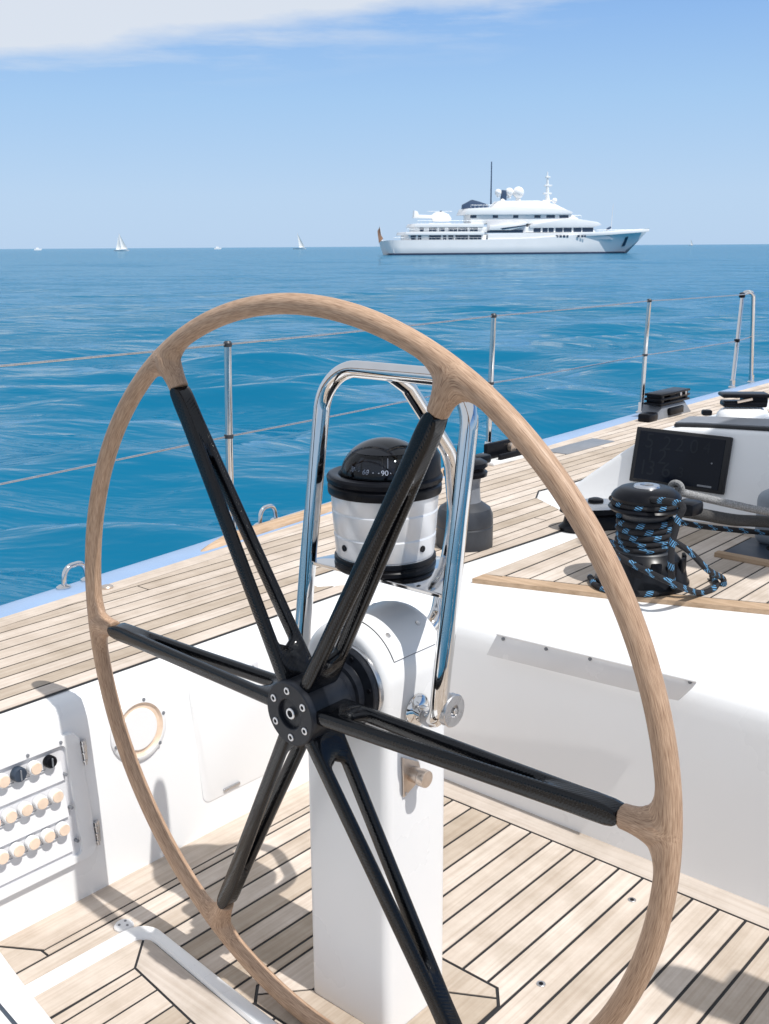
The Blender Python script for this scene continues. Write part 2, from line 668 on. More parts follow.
# ------------------------------------------------------------------ world, sun, camera
SUN = np.array([0.012, -1.0, 1.74])
SUN = SUN / np.linalg.norm(SUN)
SUN_EL = math.asin(SUN[2])
SUN_ROT = math.atan2(SUN[0], SUN[1])
w = bpy.data.worlds.new('World')
sc.world = w
w.use_nodes = True
nt = w.node_tree
bg = nt.nodes['Background']
sky = N(nt, 'ShaderNodeTexSky')
sky.sky_type = 'NISHITA'
sky.sun_disc = False
sky.sun_elevation = SUN_EL
sky.sun_rotation = SUN_ROT
sky.altitude = 0
sky.air_density = 1.0
sky.dust_density = 0.6
sky.ozone_density = 2.0
sepz = N(nt, 'ShaderNodeSeparateXYZ')
tcz = N(nt, 'ShaderNodeTexCoord')
nt.links.new(tcz.outputs['Generated'], sepz.inputs[0])
air = ramp(nt, [(0.0, (0.455, 0.615, 0.825)), (0.045, (0.45, 0.615, 0.83)), (0.125, (0.35, 0.555, 0.83)), (0.19, (0.262, 0.465, 0.805)), (0.32, (0.10, 0.25, 0.58)), (1.0, (0.02, 0.075, 0.28))])
nt.links.new(sepz.outputs['Z'], air.inputs['Fac'])
sc10 = N(nt, 'ShaderNodeVectorMath', operation='SCALE')
sc10.inputs['Scale'].default_value = 10.6
nt.links.new(air.outputs['Color'], sc10.inputs[0])
tint = N(nt, 'ShaderNodeMixRGB')
tint.inputs['Fac'].default_value = 0.92
nt.links.new(sky.outputs[0], tint.inputs['Color1'])
nt.links.new(sc10.outputs[0], tint.inputs['Color2'])
tc = N(nt, 'ShaderNodeTexCoord')


def wm(op, a, b=None, v=None):
    n = N(nt, 'ShaderNodeMath', operation=op)
    if hasattr(a, 'is_linked'):
        nt.links.new(a, n.inputs[0])
    else:
        n.inputs[0].default_value = a
    if b is not None:
        nt.links.new(b, n.inputs[1])
    elif v is not None:
        n.inputs[1].default_value = v
    return n.outputs[0]


dt = N(nt, 'ShaderNodeVectorMath', operation='DOT_PRODUCT')
dt.inputs[1].default_value = (-math.sin(YAW), math.cos(YAW), 0)
nt.links.new(tc.outputs['Generated'], dt.inputs[0])
sp = N(nt, 'ShaderNodeSeparateXYZ')
nt.links.new(tc.outputs['Generated'], sp.inputs[0])
mpc = N(nt, 'ShaderNodeMapping')
mpc.inputs['Rotation'].default_value = (0, 0, -YAW)
mpc.inputs['Scale'].default_value = (5, 7, 26)
nt.links.new(tc.outputs['Generated'], mpc.inputs['Vector'])
cn = N(nt, 'ShaderNodeTexNoise')
cn.inputs['Scale'].default_value = 1.0
cn.inputs['Detail'].default_value = 8
cn.inputs['Roughness'].default_value = 0.58
nt.links.new(mpc.outputs[0], cn.inputs['Vector'])
# bank of cloud overhead to port: lower edge climbs towards starboard
edge = wm('ADD', wm('MULTIPLY', wm('MAXIMUM', dt.outputs['Value'], v=-0.02), v=-0.135), wm('ADD', wm('MULTIPLY', wm('MAXIMUM', wm('SUBTRACT', wm('MULTIPLY', dt.outputs['Value'], v=-1.0), v=0.09), v=0.0), v=0.30), v=0.192))
hgt = wm('SUBTRACT', sp.outputs['Z'], edge)
hg2 = wm('ADD', hgt, wm('MULTIPLY', wm('SUBTRACT', cn.outputs['Fac'], v=0.5), v=0.036))
mr = N(nt, 'ShaderNodeMapRange')
mr.inputs['From Min'].default_value = -0.003
mr.inputs['From Max'].default_value = 0.012
nt.links.new(hg2, mr.inputs['Value'])
bank = mr.outputs['Result']
# thin wisps below the bank
mpw = N(nt, 'ShaderNodeMapping')
mpw.inputs['Rotation'].default_value = (0, 0, -YAW)
mpw.inputs['Scale'].default_value = (3, 5, 34)
mpw.inputs['Location'].default_value = (3.1, 0.4, 0.7)
nt.links.new(tc.outputs['Generated'], mpw.inputs['Vector'])
wn = N(nt, 'ShaderNodeTexNoise')
wn.inputs['Scale'].default_value = 1.0
wn.inputs['Detail'].default_value = 8
wn.inputs['Roughness'].default_value = 0.6
nt.links.new(mpw.outputs[0], wn.inputs['Vector'])
mw = N(nt, 'ShaderNodeMapRange')
mw.inputs['From Min'].default_value = 0.47
mw.inputs['From Max'].default_value = 0.70
mw.inputs['To Max'].default_value = 0.7
nt.links.new(wn.outputs['Fac'], mw.inputs['Value'])
mz = N(nt, 'ShaderNodeMapRange')
mz.inputs['From Min'].default_value = -0.045
mz.inputs['From Max'].default_value = -0.004
nt.links.new(hgt, mz.inputs['Value'])
wisp = wm('MULTIPLY', mw.outputs['Result'], mz.outputs['Result'])
mask = wm('MAXIMUM', wm('MULTIPLY', bank, v=0.9), wisp)
cm = N(nt, 'ShaderNodeMixRGB')
cm.inputs['Color2'].default_value = (7.3, 7.75, 8.4, 1)
nt.links.new(mask, cm.inputs['Fac'])
nt.links.new(tint.outputs['Color'], cm.inputs['Color1'])
nt.links.new(cm.outputs['Color'], bg.inputs['Color'])
bg.inputs['Strength'].default_value = 0.10

sl = bpy.data.lights.new('sun', 'SUN')
sl.energy = 4.3
sl.angle = R_(0.5)
sl.color = (1.0, 0.97, 0.925)
so = bpy.data.objects.new('sun', sl)
COL.objects.link(so)
so.rotation_euler = Vector(SUN).to_track_quat('Z', 'Y').to_euler()
so.location = (0, -20, 30)

cam = bpy.data.cameras.new('camera')
co = bpy.data.objects.new('camera', cam)
COL.objects.link(co)
cam.sensor_fit = 'VERTICAL'
cam.sensor_height = 36.0
cam.lens = FPX / 1024.0 * 36.0
cam.clip_start = 0.02
cam.clip_end = 60000
cam.dof.use_dof = True
cam.dof.focus_distance = 1.9
cam.dof.aperture_fstop = 28
co.matrix_world = Matrix(((CR[0], CU[0], -CF[0], 0), (CR[1], CU[1], -CF[1], 0), (CR[2], CU[2], -CF[2], 0), (0, 0, 0, 1)))
sc.camera = co
sc.view_settings.view_transform = 'Standard'
sc.view_settings.look = 'None'
sc.view_settings.exposure = 0.04
sc.view_settings.gamma = 1.0
sc.view_settings.use_curve_mapping = False
sc.cycles.max_bounces = 8
sc.cycles.caustics_reflective = False
sc.cycles.caustics_refractive = False

# ================================================================== WATER
def build_sea():
    ang = np.concatenate([np.linspace(YAW - 0.62, YAW + 0.62, 520), np.linspace(YAW + 0.66, YAW - 0.66 + 2 * math.pi, 120)])
    rad = [2.6]
    while rad[-1] < 2200:
        rad.append(rad[-1] * 1.0115)
    while rad[-1] < 30000:
        rad.append(rad[-1] * 1.09)
    rad = np.array(rad)
    A, Rr = np.meshgrid(ang, rad)
    X, Y = Rr * np.cos(A), Rr * np.sin(A)
    Z = np.zeros_like(X)
    DX, DY = np.zeros_like(X), np.zeros_like(X)
    step = Rr * 0.0115
    g = np.random.default_rng(5)
    for i in range(130):
        L = 0.32 * (11 / 0.32) ** g.random()
        th = YAW + 0.02 + g.normal() * (0.24 + 0.14 * (L < 1.4))
        k = 2 * math.pi / L
        slope = 0.090 * math.exp(-(math.log(L / 2.2) ** 2) / (2 * 0.7 ** 2)) + 0.012 * (L < 1.3) + 0.004
        a = slope / k * (0.5 + g.random())
        ph = g.random() * 6.283
        fade = np.clip((L / np.maximum(step, 1e-3) - 3.0) / 5.0, 0, 1)
        # wave groups: crests come and go along their length
        kg = k * (0.12 + 0.18 * g.random())
        grp = 0.5 + 0.5 * np.cos(kg * (-X * math.sin(th) + Y * math.cos(th)) + 0.5 * kg * (X * math.cos(th) + Y * math.sin(th)) + g.random() * 6.283)
        arg = k * (X * math.cos(th) + Y * math.sin(th)) + ph
        Z += a * fade * grp * np.cos(arg)
        q = 0.8 * a * fade * grp * np.sin(arg)
        DX -= q * math.cos(th)
        DY -= q * math.sin(th)
    for i in range(46):
        L = 10 * (90 / 10) ** g.random()
        th = YAW + 0.1 + g.normal() * 0.45
        k = 2 * math.pi / L
        a = 0.012 * L ** 0.8 / 3.0 * (0.6 + 0.8 * g.random())
        ph = g.random() * 6.283
        fade = np.clip((L / np.maximum(step, 1e-3) - 3.0) / 5.0, 0, 1) * np.clip((Rr - 25) / 120, 0.06, 1) * np.clip((300 - Rr) / 240, 0, 1)
        arg = k * (X * math.cos(th) + Y * math.sin(th)) + ph
        Z += a * fade * np.cos(arg)
    na = len(ang)
    V = np.stack([X + DX, Y + DY, Z + ZSEA], -1).reshape(-1, 3)
    nr = len(rad)
    i, j = np.meshgrid(np.arange(nr - 1), np.arange(na), indexing='ij')
    j2 = (j + 1) % na
    F = np.stack([i * na + j, (i + 1) * na + j, (i + 1) * na + j2, i * na + j2], -1).reshape(-1, 4)
    me = bpy.data.meshes.new('water')
    me.from_pydata(V.tolist(), [], F.tolist())
    me.materials.append(M['water'])
    me.polygons.foreach_set('use_smooth', [True] * len(me.polygons))
    me.update()
    o = bpy.data.objects.new('water', me)
    COL.objects.link(o)
    tag(o, kind='structure')


build_sea()

# ================================================================== BOAT SHELL
def interp(xs, ys):
    return lambda x: float(np.interp(x, xs, ys))


_gx = [-2.0, 0.0, 1.3, 2.0, 2.6, 3.7, 5.3, 7.0, 9.0, 11.0, 13.0]
gy_out = interp(_gx, [2.30, 2.43, 2.505, 2.578, 2.65, 2.742, 2.815, 2.865, 2.83, 2.62, 2.1])
gy_in = interp(_gx, [2.12, 2.28, 2.393, 2.45, 2.505, 2.595, 2.695, 2.745, 2.72, 2.52, 2.0])
XS = [-2.0 + 0.25 * i for i in range(53)]        # to 11.0

# cockpit wall path (floor level), from aft port forward then across to starboard
arc = [(1.806 + 0.17 * math.sin(a), 1.62 + 0.17 * math.cos(a)) for a in [math.pi / 2 * k / 10 for k in range(11)]]
path = [(-1.6, 1.79), (-0.5, 1.79), (0.4, 1.79), (1.0, 1.79), (1.4, 1.79)] + arc + [(1.976, 1.2), (1.976, 0.8), (1.976, 0.3), (1.976, -0.6), (1.976, -1.8)]


def offset_path(d):
    out = []
    for i, p in enumerate(path):
        a = np.array(path[max(0, i - 1)])
        b = np.array(path[min(len(path) - 1, i + 1)])
        t = (b - a) / np.linalg.norm(b - a)
        nrm = np.array([-t[1], t[0]])          # left of travel = outboard / forward
        k = 1.0
        out.append(np.array(p) + nrm * d * k)
    return out


boat = thing('sailing_yacht', (3.0, 0.4, ZSEA), 'white sailing yacht hull whose deck edge, cockpit walls and coachroof surround the steering wheel', 'sailboat')

prof = [(0.0, ZF - 0.01), (0.002, -1.30), (0.012, -1.12), (0.024, -0.975), (0.028, -0.945), (0.034, -0.925), (0.046, -0.909), (0.062, -0.902), (0.085, ZD)]
mb = MB()
mb.ring_loft([[(p[0], p[1], z) for p in offset_path(d)] for d, z in prof], closed_u=False, caps=False)
mb.build('coaming', M['white'], boat, angle=60)

inner = offset_path(0.085)
poly = [tuple(p) for p in inner] + [(2.061, -2.2), (11.0, -2.2)] + [(x, gy_in(x)) for x in XS[::-1]]
mb = MB()
mb.add([(x, y, ZD) for x, y in poly], [list(range(len(poly)))])
mb.build('deck_moulding', M['white'], boat, smooth=False)

# gunwale: pale strip from teak edge to the outer edge, then the topsides
mb = MB()
rings = []
for x in XS:
    yi, yo = gy_in(x), gy_out(x)
    rings.append([(x, yi - 0.004, ZD + 0.001), (x, yi + 0.002, ZD + 0.007), (x, yo - 0.03, ZD + 0.003), (x, yo - 0.012, ZD - 0.003), (x, yo - 0.002, ZD - 0.014), (x, yo, ZD - 0.03), (x, yo + 0.0, ZD - 0.10)])
mb.ring_loft(rings, closed_u=False, caps=False)
mb.build('gunwale', M['paleblue'], boat, angle=50)
mb = MB()
rings = [[(x, gy_out(x), ZD - 0.10), (x, gy_out(x) - 0.02, -1.4), (x, gy_out(x) - 0.12, -2.0), (x, gy_out(x) - 0.35, -2.8)] for x in XS]
mb.ring_loft(rings, closed_u=False, caps=False)
mb.build('topsides', M['white'], boat)

# wooden toe rail (ends at the black fairlead)
mb = MB()
rings = []
xs = [1.935, 1.96, 2.02] + [2.1 + 0.1 * i for i in range(16)] + [3.66, 3.70, 3.74]
for i, x in enumerate(xs):
    t = min(1.0, (x - 1.93) / 0.14) * min(1.0, (3.76 - x) / 0.12 + 0.05)
    y0 = gy_in(x) + 0.005
    wd, ht = 0.050 * (0.35 + 0.65 * t), 0.030 * max(0.12, t)
    z0 = ZD - 0.002
    rings.append([(x, y0, z0), (x, y0 + 0.004, z0 + ht * 0.8), (x, y0 + 0.012, z0 + ht), (x, y0 + wd - 0.012, z0 + ht), (x, y0 + wd - 0.003, z0 + ht * 0.75), (x, y0 + wd, z0)])
mb.ring_loft(rings)
mb.build('toe_rail', M['teak_rail'], boat, angle=50)

# ------------------------------------------------------------------ side deck planks (structure)
G = 0.0035  # half caulk gap... drawn gap is twice this
mbd = MB()
# caulk bed
bed_in = [(-1.6, 1.870), (1.93, 1.870), (2.07, 1.86), (1.955, 1.93), (1.955, 1.99), (2.02, 2.03), (2.15, 2.03), (2.30, 1.90), (2.38, 1.787), (3.0, 1.762), (3.06, 1.80), (3.20, 2.07), (3.31, 2.15), (3.5, 2.12), (11.0, 2.12)]
ISL = [(1.955, 1.935), (1.985, 1.86), (2.38, 1.76), (2.36, 1.83), (2.28, 1.93), (2.15, 2.03), (2.02, 2.03), (1.97, 1.995)]
bedp = [(-1.6, 1.870)] + [(2.6, 1.776), (3.02, 1.757), (3.22, 2.08), (3.33, 2.14), (3.55, 2.12), (11.0, 2.12)]
bed_poly = [(-1.6, 1.8725), (1.94, 1.8725), (2.075, 1.857), (1.985, 1.93), (1.955, 1.955), (1.962, 1.99), (2.02, 2.034), (2.15, 2.034), (2.28, 1.93), (2.375, 1.79), (2.6, 1.776), (3.02, 1.757), (3.22, 2.08), (3.33, 2.14), (3.55, 2.12), (11.0, 2.12)]
bp = bed_poly + [(x, gy_in(x) + 0.004) for x in XS[::-1] if x >= -1.6]
mbd.add([(x, y, ZD + 0.003) for x, y in bp], [list(range(len(bp)))], 1)
FAIR = [(3.02, 1.757), (3.22, 2.08), (3.33, 2.14), (3.55, 2.12), (11.0, 2.12), (11.0, 1.0), (3.02, 1.0)]
FAIRc = [[(3.02, 1.752), (3.225, 2.085), (3.225, 1.0), (3.02, 1.0)], [(3.22, 2.085), (3.33, 2.145), (3.56, 2.125), (3.56, 1.0), (3.22, 1.0)], [(3.55, 2.125), (11.2, 2.125), (11.2, 1.0), (3.55, 1.0)]]
INN = [[(-2, 1.875), (1.97, 1.875), (1.97, 1.0), (-2, 1.0)], [(1.97, 1.87), (2.03, 1.862), (2.03, 1.0), (1.97, 1.0)], [(2.37, 1.79), (2.6, 1.781), (3.03, 1.762), (3.03, 1.0), (2.37, 1.0)], [(2.02, 1.95), (2.37, 1.80), (2.37, 1.0), (2.02, 1.0)]]
ISLc = [[(1.99, 1.925), (1.957, 1.955), (1.965, 1.99), (2.02, 2.034), (2.15, 2.034), (2.28, 1.935), (2.385, 1.79), (2.3, 1.7), (2.1, 1.85)]]


def deck_piece(poly, tint):
    ps = [poly]
    for c in FAIRc + INN + ISLc:
        ps = subtract(ps, c, 0.002)
    for p in ps:
        slab(mbd, p, ZD + 0.0032, ZD + 0.0045, 0, tint)


pitch = 0.0517
y = 1.875 - 3 * pitch
BW = 0.060                       # curved margin board along the gunwale
while y < 2.75:
    # strip broken in lengths so that the joints stagger
    x0 = -1.6 - random.random() * 1.5
    while x0 < 11.0:
        ln = 1.6 + random.random() * 1.8
        x1 = x0 + ln
        a, b = max(x0, -1.6), min(x1, 11.0)
        if b > a:
            n = max(1, int((b - a) / 0.2))
            tnt = random.random()
            up = [(a + (b - a) * k / n) for k in range(n + 1)]
            top = [(x, max(y + 0.0031, min(y + pitch - 0.003, gy_in(x) - BW - 0.003))) for x in up]
            run = []
            for k in range(n):            # short quads so the curved margin clips cleanly
                q = [(up[k], y + 0.003), (up[k + 1], y + 0.003), top[k + 1], top[k]]
                if max(top[k][1], top[k + 1][1]) - y > 0.0045:
                    if k == n - 1 and b < 11:
                        q[1] = (q[1][0] - 0.004, q[1][1]); q[2] = (q[2][0] - 0.004, q[2][1])
                    deck_piece(q, tnt)
        x0 = x1
    y += pitch
for k in range(len(XS) - 1):
    a, b = XS[k], XS[k + 1]
    if a >= -1.6:
        slab(mbd, [(a, gy_in(a) - BW), (b, gy_in(b) - BW), (b, gy_in(b) - 0.003), (a, gy_in(a) - 0.003)], ZD + 0.0032, ZD + 0.0045, 0, 0.6)
tag(mbd.build('deck', [M['teak'], M['rubber']], None, smooth=False), kind='structure')

# ------------------------------------------------------------------ cockpit floor (structure)
mbf = MB()
mbf.add([(-1.6, -1.8, ZF - 0.002), (1.99, -1.8, ZF - 0.002), (1.99, 1.80, ZF - 0.002), (-1.6, 1.80, ZF - 0.002)], [(0, 1, 2, 3)], 1)
SUR = [(1.09, 0.96), (1.113, 0.937), (1.372, 0.937), (1.41, 0.967), (1.41, 1.28), (1.38, 1.308), (1.127, 1.308), (1.09, 1.274)]
TRAY = [(0.70, 1.615), (1.094, 1.608), (1.035, 0.89), (0.70, 0.89)]


def floor_piece(poly, tint=None, mats=0):
    slab(mbf, poly, ZF - 0.0018, ZF, mats, tint)


y0 = 0.702 + 0.0575 * 17 - 0.0
ylim = 1.680
k = -44
while True:
    ya = 0.702 + 0.0575 * k
    yb = ya + 0.0575
    k += 1
    if ya > ylim - 0.01:
        break
    yb = min(yb, ylim)
    for p in subtract(subtract([[(-1.6, ya + 0.0033), (1.902, ya + 0.0033), (1.902, yb - 0.0033), (-1.6, yb - 0.0033)]], SUR, 0.0035), TRAY, 0.0):
        floor_piece(p, (hash((k, 3)) % 97) / 97.0)
floor_piece([(0.922, 1.6825), (1.99, 1.6825), (1.99, 1.6985), (0.922, 1.6985)], 0.5)
floor_piece([(0.925, 1.7035), (1.99, 1.7035), (1.99, 1.80), (0.862, 1.80)], 0.55)
floor_piece([(-1.6, 1.6825), (0.917, 1.6825), (0.917, 1.703), (0.855, 1.80), (-1.6, 1.80)], 0.75)
floor_piece([(1.908, -1.8), (1.99, -1.8), (1.99, 1.68), (1.908, 1.68)], 0.45, 2)
for q in ([(1.337, 1.037), (1.337, 1.222), (1.394, 1.296), (1.41, 1.28), (1.41, 0.967), (1.388, 0.949)],
          [(1.19, 1.037), (1.337, 1.037), (1.388, 0.949), (1.372, 0.937), (1.113, 0.937), (1.10, 0.950)],
          [(1.184, 1.222), (1.337, 1.222), (1.394, 1.296), (1.38, 1.308), (1.127, 1.308), (1.108, 1.291)],
          [(1.187, 1.037), (1.187, 1.222), (1.108, 1.291), (1.09, 1.274), (1.09, 0.96), (1.10, 0.950)]):
    s = shrink(q, 0.003)
    floor_piece(s, random.random(), 0)
# mitre joint near the tray corner
tag(mbf.build('cockpit_floor', [M['teak'], M['rubber'], M['teak_y']], None, smooth=False), kind='structure')

# screw plugs in the floor
plug0 = None
for i, (px, lab) in enumerate((((632, 900), 'small round metal floor fastener farther from the pedestal, near the wheel rim'), ((541, 984), 'small round metal floor fastener nearer the pedestal base'))):
    P = onz(px[0], px[1], ZF)
    if plug0 is None:
        plug0 = thing('floor_fastener', (P[0], P[1], ZF), lab, 'fastener', 'metal fasteners in the cockpit floor')
        MB().lathe([(0.0085, -0.001), (0.0085, 0.001), (0.0075, 0.0016), (0.004, 0.0013), (0.001, 0.0013)], 20, (P[0], P[1], ZF)).build('fastener_head', M['steel'], plug0)
        MB().lathe([(0.0042, 0.0012), (0.0042, 0.0018), (0.001, 0.0018)], 14, (P[0], P[1], ZF)).build('socket', M['black'], plug0)
    else:
        dup(plug0, (P[0], P[1], ZF), lab)

# ------------------------------------------------------------------ floor hatch tray and aft bench
tr = thing('floor_hatch', (0.95, 1.3, ZF), 'white framed floor hatch with teak inlay beside the aft bench', 'hatch')
zt = ZF + 0.013
outer = rounded([(0.66, 1.630, 0), (1.107, 1.622, 0), (1.050, 0.88, 0), (0.66, 0.88, 0)], [0.02, 0.05, 0.05, 0.02], 8, True)
innr = rounded([(0.69, 1.592, 0), (1.078, 1.585, 0), (1.019, 0.93, 0), (0.69, 0.93, 0)], [0.02, 0.035, 0.035, 0.02], 8, True)
mb = MB()


def lvl(pts, z, k=0.0, cen=(0.86, 1.26)):
    out = []
    for p in pts:
        d = np.array([p[0] - cen[0], p[1] - cen[1]])
        l = np.linalg.norm(d)
        out.append((p[0] - d[0] / l * k, p[1] - d[1] / l * k, z))
    return out


mb.ring_loft([lvl(outer, ZF - 0.002), lvl(outer, zt - 0.008), lvl(outer, zt - 0.002, 0.004), lvl(outer, zt, 0.009), lvl(innr, zt, -0.004), lvl(innr, zt - 0.004, 0.0), lvl(innr, ZF + 0.001, 0.002)], caps=False)
mb.build('hatch_frame', M['white'], tr, angle=50)
mb = MB()
zi = ZF + 0.006
mb.add([(p[0], p[1], zi - 0.0015) for p in innr], [list(range(len(innr)))], 1)
bo = [(0.69, 1.592), (1.078, 1.585), (1.019, 0.93), (0.69, 0.93)]
bi = [(0.69, 1.520), (1.003, 1.515), (0.945, 0.99), (0.69, 0.99)]
for q in ([bo[0], bo[1], bi[1], bi[0]], [bo[1], bo[2], bi[2], bi[1]], [bo[2], bo[3], bi[3], bi[2]]):
    slab(mb, shrink(q, 0.0025), zi - 0.0012, zi, 2 if q[0] == bo[1] else 0, random.random())
yy = 1.515
first = True
while yy > 0.99:
    wv = 0.026 if first else 0.056
    q = [(0.69, yy - wv), (1.2, yy - wv), (1.2, yy), (0.69, yy)]
    for n, c in edges(bi):
        q = clip(q, n, c)
        if len(q) < 3:
            break
    if len(q) >= 3:
        s = shrink(q, 0.0025)
        if len(s) >= 3:
            slab(mb, s, zi - 0.0012, zi, 0, random.random())
    yy -= wv
    first = False
mb.build('teak_inlay', [M['teak'], M['rubber'], M['teak_y']], tr, smooth=False)
P = onz(124, 927, ZF)
dr = thing('floor_drain', (P[0], P[1], ZF), 'small pale drain cap on the teak floor behind the hatch corner', 'drain')
MB().lathe([(0.020, 0.0), (0.020, 0.004), (0.017, 0.007), (0.004, 0.0075), (0.001, 0.0075)], 28, (P[0], P[1], ZF)).build('drain_cap', M['clear_white'], dr)
for dx, dy in ((0.008, 0.006), (-0.008, 0.004), (0.002, -0.009)):
    MB().lathe([(0.0028, 0.006), (0.0028, 0.0082), (0.0005, 0.0082)], 10, (P[0] + dx, P[1] + dy, ZF)).build('drain_hole', M['mgrey'], dr)

bn = thing('helm_bench', (0.55, 1.2, ZF), 'white moulded bench end at the lower left corner of the cockpit', 'bench')
bz = -1.25
e = [onz(-30, 913, bz), onz(0, 949, bz), onz(31, 990, bz), onz(60, 1026, bz), onz(110, 1090, bz)]
q = [(p[0], p[1]) for p in e]
q = [(q[0][0], 1.785)] + q[1:] + [(q[-1][0], 0.75), (0.32, 0.75), (0.32, 1.785)]
mb = MB()
qq = rounded([(x, y, 0) for x, y in q], 0.02, 4, True)
cen = (0.55, 1.3)
mb.ring_loft([lvl(qq, ZF - 0.002, 0.0, cen), lvl(qq, bz - 0.012, 0.0, cen), lvl(qq, bz - 0.004, 0.003, cen), lvl(qq, bz, 0.01, cen), lvl(qq, bz, 0.10, cen)], caps=True)
mb.build('bench_body', M['white'], bn, angle=50)
a, b_ = onz(-4, 1002, bz), onz(18, 1028, bz)
MB().tube([(a[0], a[1], bz + 0.001), (b_[0], b_[1], bz + 0.001)], 0.0035, 8).build('seam_shadow_line', M['deepgrey'], bn)  # dark strip drawn in place of the recess shadow line

# ================================================================== STEERING WHEEL
WR = 0.618
WC = np.array([1.7761, 1.8039, -1.1268]) * WR
waz, wel = R_(-1.69), R_(1.49)
WN = np.array([math.cos(wel) * math.cos(waz), math.cos(wel) * math.sin(waz), math.sin(wel)])
WA = np.cross(WN, [0, 0, 1.0]); WA /= np.linalg.norm(WA)
WB = np.cross(WA, WN)
SP = [R_(1.5 + 60 * k) for k in range(6)]
RT = 0.0153      # rim tube radius
STUB = 0.064


def wl(p):
    p = np.asarray(p, float)
    return WC + p[..., 0:1] * WA + p[..., 1:2] * WB + p[..., 2:3] * WN


wheel = thing('yacht_helm', WC, 'large six-spoked wheel with pale wood rim and black carbon spokes', 'steering wheel')


def sdf(p):
    rr = np.hypot(p[:, 0], p[:, 1])
    d = np.hypot(rr - WR, p[:, 2]) - RT
    kk = 0.052
    for a in SP:
        ca, sa = math.cos(a), math.sin(a)
        s = p[:, 0] * ca + p[:, 1] * sa
        t = -p[:, 0] * sa + p[:, 1] * ca
        r0 = 0.0158
        q = np.hypot(t, p[:, 2]) - r0
        ends = np.maximum((WR - STUB) - s, s - WR)
        ds = np.where((q < 0) & (ends < 0), np.maximum(q, ends), np.hypot(np.maximum(q, 0), np.maximum(ends, 0)))
        # fillet only in the wheel plane: weaker across it
        h = np.maximum(kk - np.abs(d - ds), 0) / kk
        d = np.minimum(d, ds) - h * h * kk * 0.25 * np.clip(1 - np.abs(p[:, 2]) / 0.026, 0.05, 1) * np.clip((WR - rr) / 0.016 + 0.25, 0, 1)
    return d


def build_rim():
    bm = bmesh.new()
    tmp = MB()
    n = 360
    tmp.tube([(WR * math.cos(2 * math.pi * i / n), WR * math.sin(2 * math.pi * i / n), 0) for i in range(n)], RT, 20, closed=True)
    for a in SP:
        ca, sa = math.cos(a), math.sin(a)
        pts, rs = [], []
        tmp.tube([((WR - 0.002) * ca, (WR - 0.002) * sa, 0), ((WR - STUB) * ca, (WR - STUB) * sa, 0)], 0.0158, 20)
        for sg in (-1, 1):       # gusset so the remesh has skin where the fillet goes
            t0 = 0.024
            tmp.tube([((WR - 0.012) * ca - sg * t0 * sa, (WR - 0.012) * sa + sg * t0 * ca, 0), ((WR - 0.042) * ca - sg * 0.004 * sa, (WR - 0.042) * sa + sg * 0.004 * ca, 0)], 0.011, 12)
    bm.free()
    me = bpy.data.meshes.new('rim_src')
    me.from_pydata(tmp.v, [], tmp.f)
    o = bpy.data.objects.new('rim_src', me)
    COL.objects.link(o)
    md = o.modifiers.new('r', 'REMESH')
    md.mode = 'VOXEL'
    md.voxel_size = 0.0026
    dg = bpy.context.evaluated_depsgraph_get()
    dg.update()
    ev = o.evaluated_get(dg)
    me2 = bpy.data.meshes.new_from_object(ev)
    bpy.data.objects.remove(o)
    bpy.data.meshes.remove(me)
    nv = len(me2.vertices)
    P = np.empty(nv * 3, np.float32)
    me2.vertices.foreach_get('co', P)
    P = P.reshape(-1, 3).astype(float)
    for it in range(7):
        d = sdf(P)
        e_ = 4e-4
        g = np.stack([(sdf(P + np.eye(3)[k] * e_) - sdf(P - np.eye(3)[k] * e_)) / (2 * e_) for k in range(3)], -1)
        gl = np.maximum((g * g).sum(1), 0.3)
        P = P - np.clip(d, -0.01, 0.01)[:, None] * g / gl[:, None]
    # fibre coordinates: along the rim, turning into each spoke
    th = np.arctan2(P[:, 1], P[:, 0])
    rr = np.hypot(P[:, 0], P[:, 1])
    along = th * WR
    depth = WR + RT - rr
    psi = depth.copy()
    for a in SP:
        ca, sa = math.cos(a), math.sin(a)
        s = P[:, 0] * ca + P[:, 1] * sa
        t = np.abs(-P[:, 0] * sa + P[:, 1] * ca)
        near = s > WR * 0.8
        k_ = 0.02
        h = np.maximum(k_ - np.abs(depth - (t + 0.012)), 0) / k_
        sm = np.minimum(depth, t + 0.012) - h * h * k_ * 0.25
        psi = np.where(near, np.minimum(psi, sm), psi)
    grain = np.stack([along + depth * 0.5, psi, P[:, 2]], -1).astype(np.float32)
    W = wl(P) - WC
    me2.vertices.foreach_set('co', W.astype(np.float32).ravel())
    ga = me2.attributes.new('grain', 'FLOAT_VECTOR', 'POINT')
    ga.data.foreach_set('vector', grain.ravel())
    me2.polygons.foreach_set('use_smooth', [True] * len(me2.polygons))
    me2.materials.clear()
    me2.materials.append(M['rim'])
    me2.update()
    ob = bpy.data.objects.new('rim', me2)
    COL.objects.link(ob)
    ob.parent = wheel


build_rim()


def sgn(v):
    return (v > 0) - (v < 0)


